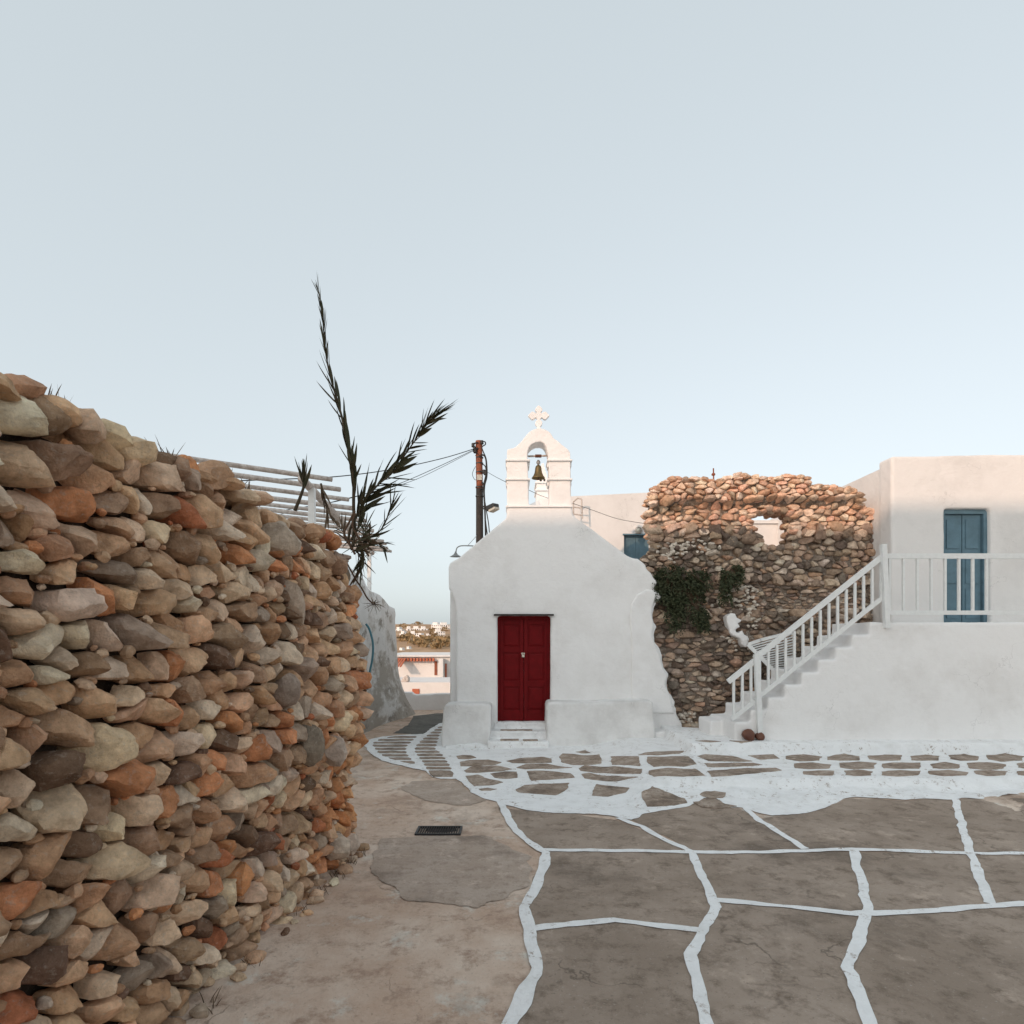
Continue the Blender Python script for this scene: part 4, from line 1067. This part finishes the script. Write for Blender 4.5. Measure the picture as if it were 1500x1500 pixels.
reed([(517,800),(519,770),(518,740),(518,705),(515,678),(508,648),(501,612),(492,580),(483,548),(477,515),(474,480),(470,445),(466,424)], 5.15, 'tallest giant reed standing nearly upright on the end of the rubble wall', .016, lv, 34, 1, .04)
lv = []
for k in range(46):
    t = .2+k*.0145; sd_ = -1 if k % 2 else 1
    lv.append((t, sd_, rd.uniform(30, 60)*(1 if t < .6 else .75), rd.uniform(5.5, 10)*(1 if t < .6 else .7), rd.uniform(16, 50) if sd_ > 0 else rd.uniform(10, 32), rd.uniform(-.1,.35)))
for k in range(12): lv.append((.78+k*.014, -1 if k % 2 else 1, rd.uniform(20,34), 3.6, rd.uniform(5,18), rd.uniform(0,.3)))
reed([(510,796),(513,775),(522,757),(531,738),(543,722),(556,708),(575,692),(592,668),(608,645),(624,620),(640,606),(655,598)], 5.25, 'giant reed leaning far right over the alley from the rubble wall', .013, lv, 34, 2, .05)
lv = [(.35+.05*k, -1 if k % 2 else 1, rd.uniform(22,38), rd.uniform(4,6.5), rd.uniform(4,15), -.1) for k in range(9)]+[(.6,1,46,3,14,-.2),(.55,-1,50,3,16,-.2)]
reed([(432,748),(440,728),(445,712),(444,702),(443,690),(444,672)], 4.0, 'short reed shoot at the left, in front of the pergola slats', .012, lv, 0, 3, .02)
lv = [(.2+.05*k, -1 if k % 2 else 1, rd.uniform(24,40), rd.uniform(3,5), rd.uniform(6,24), rd.uniform(-.1,.1)) for k in range(15)]
reed([(528,798),(540,788),(553,781),(562,770),(568,757),(573,745),(577,732)], 5.2, 'small reed curving up at the right end of the clump', .009, lv, 6, 4, .04)
lv = [(.2+.05*k, -1 if k % 2 else 1, rd.uniform(18,36), rd.uniform(3,5.5), rd.uniform(6,28), rd.uniform(-.1,.2)) for k in range(14)]
reed([(516,800),(520,786),(524,774),(528,760),(530,745),(533,735)], 5.1, 'leafy reed shoot between the upright and the leaning reeds', .009, lv, 4, 5, .04)
lv = [(.1+.07*k, -1 if k % 2 else 1, rd.uniform(20,34), rd.uniform(3,6), rd.uniform(6,24), -.1) for k in range(11)]
reed([(470,708),(474,724),(477,738),(480,752),(482,764)], 4.6, 'withered reed plume hanging down in front of the pergola beam', .008, lv, 0, 6, .02, 'straw')
# tuft
o = empty('reed_tuft', P(530, 800, 5.1), 'bushy tuft of dry and dark green reed leaves at the end of the wall top', 'reed tuft', 'giant reeds on the stone wall')
mb = MB(); m3 = MB(); s_ = 5.1/FPX
for k in range(26):
    q_ = rd.random(); p = P(516+30*q_+rd.gauss(0, 4), 806-22*q_+rd.gauss(0, 8), 5.1+rd.uniform(-.15,.15)); an = rd.uniform(-.6, 3.9)
    dd = Vector((math.cos(an)*.8+.15, rd.uniform(-.5,.3), math.sin(an)*.8+.25))
    leaf(mb if k % 2 else m3, p, dd, Vector((rd.uniform(-1,1), rd.uniform(-1,1), rd.uniform(-1,1))), rd.uniform(16, 46)*s_, rd.uniform(2.0, 5.0)*s_, rd.uniform(.0, .9))
mb.build('green_leaves', M['leaf'], o, smooth=True); m3.build('dry_leaves', M['straw'], o, smooth=True)
mb = MB()
for L in ([(520,812),(512,796),(504,782),(512,764),(520,748)], [(540,815),(532,800),(522,782),(516,768),(520,752)], [(512,792),(530,796),(545,806)]): mb.tube(bez([P(a, b, 5.08) for a, b in L]), .009, 6)
mb.build('stems', M['twig'], o, smooth=True)
for (L, lab, sd_, col_) in (([(515,806),(510,792),(503,780),(497,772),(490,768)], 'short twiggy reed leaning left from the clump', 11, 'straw'),
        ([(522,806),(527,794),(534,782),(536,770),(533,758)], 'small upright reed with crowded leaves in the middle of the clump', 12, 'leaf'),
        ([(526,808),(538,800),(549,796),(560,799),(566,806)], 'small reed arching right and down over the far pergola slats', 13, 'leaf'),
        ([(520,806),(526,812),(529,824),(528,838),(530,850)], 'dry brown reed trailing down the end of the rubble wall', 14, 'straw'),
        ([(528,804),(533,812),(530,826),(527,836)], 'dark withered reed hanging beside the white pergola post', 15, 'leaf')):
    lv = [(.08+.055*k, -1 if k % 2 else 1, rd.uniform(16, 34), rd.uniform(2.4, 5.2), rd.uniform(10, 48), rd.uniform(-.1, .6)) for k in range(15)]
    reed(L, 5.1+.03*(sd_ % 3), lab, .008, lv, 0, sd_, .03, col_)
# hanging runner with its star of leaves
o = empty('hanging_reed_shoot', P(506, 818, 5.0), 'thin bare runner hanging over the wall edge, ending in a star of leaves', 'reed', 'giant reeds on the stone wall')
mb = MB(); mb.tube(bez([P(502,812,4.9), P(512,832,4.95), P(522,850,5.1), P(530,862,5.15), P(538,876,5.2), P(546,884,5.2)]), .007, 6); mb.build('stem', M['twig'], o, smooth=True)
mb = MB(); c = P(548, 885, 5.2)
for k in range(13):
    an = 2*math.pi*k/13+rd.uniform(-.2,.2); leaf(mb, c, Vector((math.cos(an)+.15, rd.uniform(-.5,.2), .55*math.sin(an)-.12)), Vector((rd.uniform(-.5,.5), -1, rd.uniform(-.5,.5))), rd.uniform(11,20)*s_, rd.uniform(2.4,3.6)*s_, .5)
mb.build('leaves', M['straw'], o, smooth=True)
# dry weeds on the wall and at its foot
def weeds(name, spots, label):
    mb = MB()
    for (p, hh, n_) in spots:
        for k in range(n_):
            leaf(mb, p+Vector((rd.uniform(-.05,.05), rd.uniform(-.05,.05), 0)), Vector((rd.uniform(-.6,.6), rd.uniform(-.6,.6), 1)), Vector((rd.uniform(-1,1), rd.uniform(-1,1), 0)), hh*rd.uniform(.5,1.2), .006, rd.uniform(.1,.8), 4)
    o = mb.build(name, M['straw'], smooth=True); tag(o, label, 'weeds', kind='stuff')
weeds('dry_grass', [(Vector((lw_x(u_, 2.45)-.05, u_, lw_top(u_)+.03)), .11, 14) for u_ in (3.35,3.5,3.62,3.74,2.9,2.3)]+[(Vector((lw_x(u_, .05)+.13, u_, 0)), .07, 12) for u_ in (3.9,4.2,4.5,4.75,4.95,3.3,2.9)], 'sparse dry grass on the rubble wall top and along its foot')

# caper bushes on the ruin
def caper(label, ells, n_, seed):
    rd = random.Random(seed); o = empty('caper_bush', P(ells[0][0], ells[0][1], RD), label, 'bush', 'plants growing from the ruined wall')
    mb = MB(); tw_ = MB()
    for k in range(n_):
        e = rd.choices(ells, weights=[a[2]*a[3] for a in ells])[0]
        r_ = math.sqrt(rd.random())*(1.12 if rd.random() < .2 else .95); an = rd.uniform(0, 2*math.pi)
        dep = RD-.12-rd.random()*.20*(1.15-r_)-.02
        p = P(e[0]+e[2]*r_*math.cos(an), e[1]+e[3]*r_*math.sin(an), dep)
        if mn.noise(p*6) < -.16 or mn.noise(p*13) < -.34: continue
        leaf(mb, p, Vector((rd.uniform(-1,1), rd.uniform(-1,.1), rd.uniform(-1,.7))), Vector((rd.uniform(-1,1), rd.uniform(-1,1), rd.uniform(-1,1))), rd.uniform(.035,.075), rd.uniform(.018,.032), rd.uniform(0,.5), 3)
    for k in range(n_//26):
        e = rd.choice(ells); x_ = e[0]+rd.uniform(-1.1,1.1)*e[2]; y_ = e[1]+e[3]*rd.uniform(.2,.9)
        for q in range(9): leaf(mb, P(x_+rd.gauss(0,1), y_+q*1.6, RD-.24-rd.random()*.1), Vector((rd.uniform(-1,1), rd.uniform(-1,.1), rd.uniform(-1,.2))), Vector((rd.uniform(-1,1), rd.uniform(-1,1), rd.uniform(-1,1))), rd.uniform(.03,.06), rd.uniform(.015,.026), .3, 3)
    for k in range(26):
        e = rd.choice(ells); a = P(ells[0][0], ells[0][1]-ells[0][3]*.6, RD-.08); b = P(e[0]+rd.uniform(-1,1)*e[2], e[1]+e[3]*rd.uniform(.2,1), RD-.25)
        tw_.tube(bez([a, a.lerp(b, .5)+Vector((0,-.06,.05)), b], 4), .005, 5)
    mb.build('leaves', M['caper'], o, smooth=True); tw_.build('twigs', M['twig'], o, smooth=True)
caper('large dark green bush hanging down the middle of the ruined wall', [(985,845,27,17),(1002,862,22,22),(988,880,16,22),(992,900,11,20),(1022,878,11,32),(1015,845,26,12),(972,862,13,14),(1030,905,9,12)], 5200, 5)
caper('smaller green bush high on the ruin, right of the large one', [(1070,842,15,14),(1062,862,9,18),(1080,838,10,9)], 1300, 6)

# ------------------------------------------------------------------ drain grate
gr = empty('drain_grate', G(643, 1218, .01), 'rusty dark drain grate set in the street near the rubble wall', 'drain grate')
a, b = G(613, 1212.5), G(670, 1212.5); c_, d_ = G(678, 1224), G(620, 1224)
x0, x1, y0, y1 = a.x, c_.x-.02, d_.y, a.y
z = .022+h((x0+x1)/2, (y0+y1)/2)
mb = MB(); mb.box(x0, x1, y0, y0+.014, z-.03, z); mb.box(x0, x1, y1-.014, y1, z-.03, z); mb.box(x0, x0+.016, y0+.014, y1-.014, z-.03, z); mb.box(x1-.016, x1, y0+.014, y1-.014, z-.03, z); mb.build('grate_frame', M['black'], gr)
mb = MB()
for k in range(18):
    x = x0+.02+(x1-x0-.04)*k/17; mb.box(x-.004, x+.004, y0+.016, y1-.016, z-.02, z-.002)
mb.build('bars', M['tar'], gr)
mb = MB(); mb.box(x0+.016, x1-.016, y0+.014, y1-.014, z-.028, z-.021); mb.build('pit', M['black'], gr)

# ------------------------------------------------------------------ town beyond the alley
def tbox(name, x0, x1, y0, y1, z0, z1, mt, par):
    m2 = MB(); m2.box(x0, x1, y0, y1, z0, z1); return m2.build(name, mt, par)
ta = empty('terracotta_trimmed_house', (-4, 30, -5), 'white house with a row of red tiles along its flat roof, beyond the alley', 'house')
hx = lambda px, d: (px-750)/900*d
hz2 = lambda py, d: EYE-(py-HOR)*d/900
D = 28
tbox('wall', hx(560, D), hx(690, D), D, D+6, -6, hz2(962.5, D), M['house'], ta)
tbox('roof', hx(556, D), hx(700, D), D-.15, D+6, hz2(962, D), hz2(959.8, D), M['house'], ta)
mb = MB(); 
for k in range(23):
    x = hx(583.5, D)+k*.143
    if x > hx(638, D): break
    mb.box(x, x+.085, D-.25, D, hz2(968.5, D), hz2(964, D))
mb.build('tile_edge', M['terracotta'], ta)
mb = MB()
for k in range(4): mb.bar((hx(584+3.6*k, D), D-.3, hz2(965, D)), (hx(581.5+3.6*k, D), D-1.0, hz2(975, D)), .07, .05)
mb.build('tile_slope', M['terracotta'], ta)
tbox('doorway', hx(636.5, D), hx(640.5, D), D-.03, D-.003, hz2(989, D), hz2(968.5, D), M['rust'], ta)
tbox('pillar', hx(645, D), hx(651, D), D-.6, D-.05, -6, hz2(964.5, D), M['house'], ta)
tbox('doorway', hx(652, D), hx(654.5, D), D-.03, D-.003, hz2(998, D), hz2(972, D), M['terracotta'], ta)
ta2 = empty('low_terrace_house', (-3.5, 23, -5), 'sunlit low white house block with one small pinkish window behind the low wall', 'house')
D = 23
tbox('wall', hx(560, D), hx(700, D), D, D+3, -6, hz2(999.5, D), M['house'], ta2)
tbox('window', hx(604, D), hx(614.5, D), D-.03, D-.003, hz2(1018, D), hz2(1009, D), M['terracotta'], ta2)
pl = MB(); 
for k in range(4): blob(pl, (hx(597+1.5*k, 24), 23.2, hz2(999, 23)+.1*(k % 2)), (.14, .12, .15), random.Random(k), None, col=(.6,.5,.42))
tag(pl.build('roof_pots', M['slat'], smooth=True), 'pale pots on the low sunlit house roof beyond the alley', 'pots')

hprot = {}
def hillhouse(x, y, w_, d_, hh, nwin, ar, label, sc=1):
    z = hillz(x, y)-.8
    key = (w_, d_, hh, nwin)
    r_ = empty('hillside_house', (x, y, z), label, 'house', 'white houses on the far hillside')
    r_.rotation_euler.z = ar; r_.scale = (sc, sc, sc)
    if key not in hprot:
        m2 = MB(); m2.box(-w_/2, w_/2, -d_/2, d_/2, -2, hh); m2.box(-w_/2+1, w_/2-w_*.45, -d_/2+1.2, d_/2, hh, hh+2.4)
        me = bpy.data.meshes.new('wall'); me.from_pydata(m2.v, [], m2.f); me.materials.append(M['house'])
        m3 = MB(); m3.box(-.45, .45, -.05, .05, 0, 1.3); me2 = bpy.data.meshes.new('window'); me2.from_pydata(m3.v, [], m3.f); me2.materials.append(M['glass'])
        hprot[key] = (me, me2)
    me, me2 = hprot[key]
    o = bpy.data.objects.new('wall', me); C.objects.link(o); o.parent = r_
    for k in range(nwin):
        for lvl in range(max(1, int(hh//2.7))):
            o = bpy.data.objects.new('window', me2); C.objects.link(o); o.parent = r_
            o.location = (-w_/2+w_*(k+.5)/nwin, -d_/2-.02, 1.2+lvl*2.7)
HH = [(590,950.5,7,3.0,3,'lowest white house on the far hillside, beside the stained wall'),(600,949,6,3.0,2,'small white house low on the hillside, second from the stained wall'),
 (593,929,8,3.0,2,'white house left of centre half way up the hillside'),(607,932,9,5.6,4,'two storey white house in the middle of the hillside'),(618,935,8,5.6,3,'white two storey house right of the middle of the hillside'),
 (629,932,7,3.0,2,'small white house by the brown scrub, upper middle of the hillside'),(644,929,10,5.6,4,'broad white house below the large hilltop block'),(652,935,9,3.0,3,'white house on the hillside next to the chapel corner'),
 (612,921.5,11,3.0,5,'long low white house just under the hill crest'),(622,922,8,3.0,3,'white house under the crest right of the long low house'),
 (641,920,11,5.6,5,'large white block on the hill crest, left half'),(653,920,12,5.6,5,'large white block on the hill crest nearest the chapel'),(586,923,7,3.0,2,'small white house on the crest above the stained wall'),
 (634,945,7,3.0,2,'white house among dark scrub low on the hillside'),(600,922,6,3.0,2,'little white cube house left of the long low house on the crest')]
rd = random.Random(2)
def hill_at(px, py):
    best = None
    for i in range(110, 560, 3):
        x = (px-750)/900*i; pyy = HOR-(hillz(x, i)-EYE)*900/i
        if best is None or abs(pyy-py) < best[0]: best = (abs(pyy-py), x, i)
    return best[1], best[2]
for (px, py, w_, hh, nw, lab) in HH:
    x, y = hill_at(px, py+1.5); hillhouse(x, y, w_, 7, hh, nw, rd.choice((-.3, .1, .35)), lab, 1.5*y/FPX*(1 if w_ < 10 else .95))
# scrub on the hill
mb = MB(); rd = random.Random(9)
clusters = [(592,938,9,4),(601,934,4,3),(612,913.5,7,3.5),(596,920,3,2),(613,944,10,5),(622,948,8,3),(626,940,6,4),(646,943,6,6),(655,945,4,6),(652,924,5,2),(634,926,5,2),(587,918,5,2),(640,950,8,2),(606,926,4,1.5),(636,934,4,2)]
for (px, py, rx, ry) in clusters:
    for k in range(int(rx*ry*1.6)):
        a = px+rd.gauss(0, rx*.45); b_ = py+rd.gauss(0, ry*.4)
        x, y = hill_at(a, b_); s_ = rd.uniform(.5, 1.6)
        z = hillz(x, y)+rd.uniform(0, 1.6)
        for q in range(3):
            leaf(mb, (x+rd.uniform(-1,1), y+rd.uniform(-1,1), z), (rd.uniform(-1,1), rd.uniform(-1,1), rd.uniform(0,1)), (rd.uniform(-1,1), rd.uniform(-1,1), rd.uniform(-1,1)), s_, s_*.8, .3, 2)
tag(mb.build('hillside_scrub', M['scrub']), 'brown and olive scrub between the white houses on the hillside', 'scrub', kind='stuff')
mb = MB()
for (a, b, y_) in ((575,919,0),(578,941,0)):
    pass

# ------------------------------------------------------------------ tall house behind the viewer that shades the square
bb = empty('tall_house_behind', (-15, -17, 0), 'tall white house behind the viewer, its roofline casting the shade over the square', 'house')
YB = -25.0; HB = 2.02+EYE+(FD-YB)*SUN.z/-SUN.y
mb = MB(); mb.box(-38, -8, YB-7, YB, -.2, HB); mb.build('wall', M['house'], bb)
for lvl in range(5):
    for k in range(7):
        x = -36+k*4.0; z = 1.2+lvl*3.1
        if z+1.5 > HB-.4: continue
        fm = MB(); fm.box(x, x+1.1, YB+.003, YB+.05, z, z+1.5); wq = fm.build('window', M['blue'], bb)
        pn = MB(); pn.box(x+.1, x+1.0, YB+.05, YB+.06, z+.1, z+1.4); pn.build('pane', M['glass'], wq)
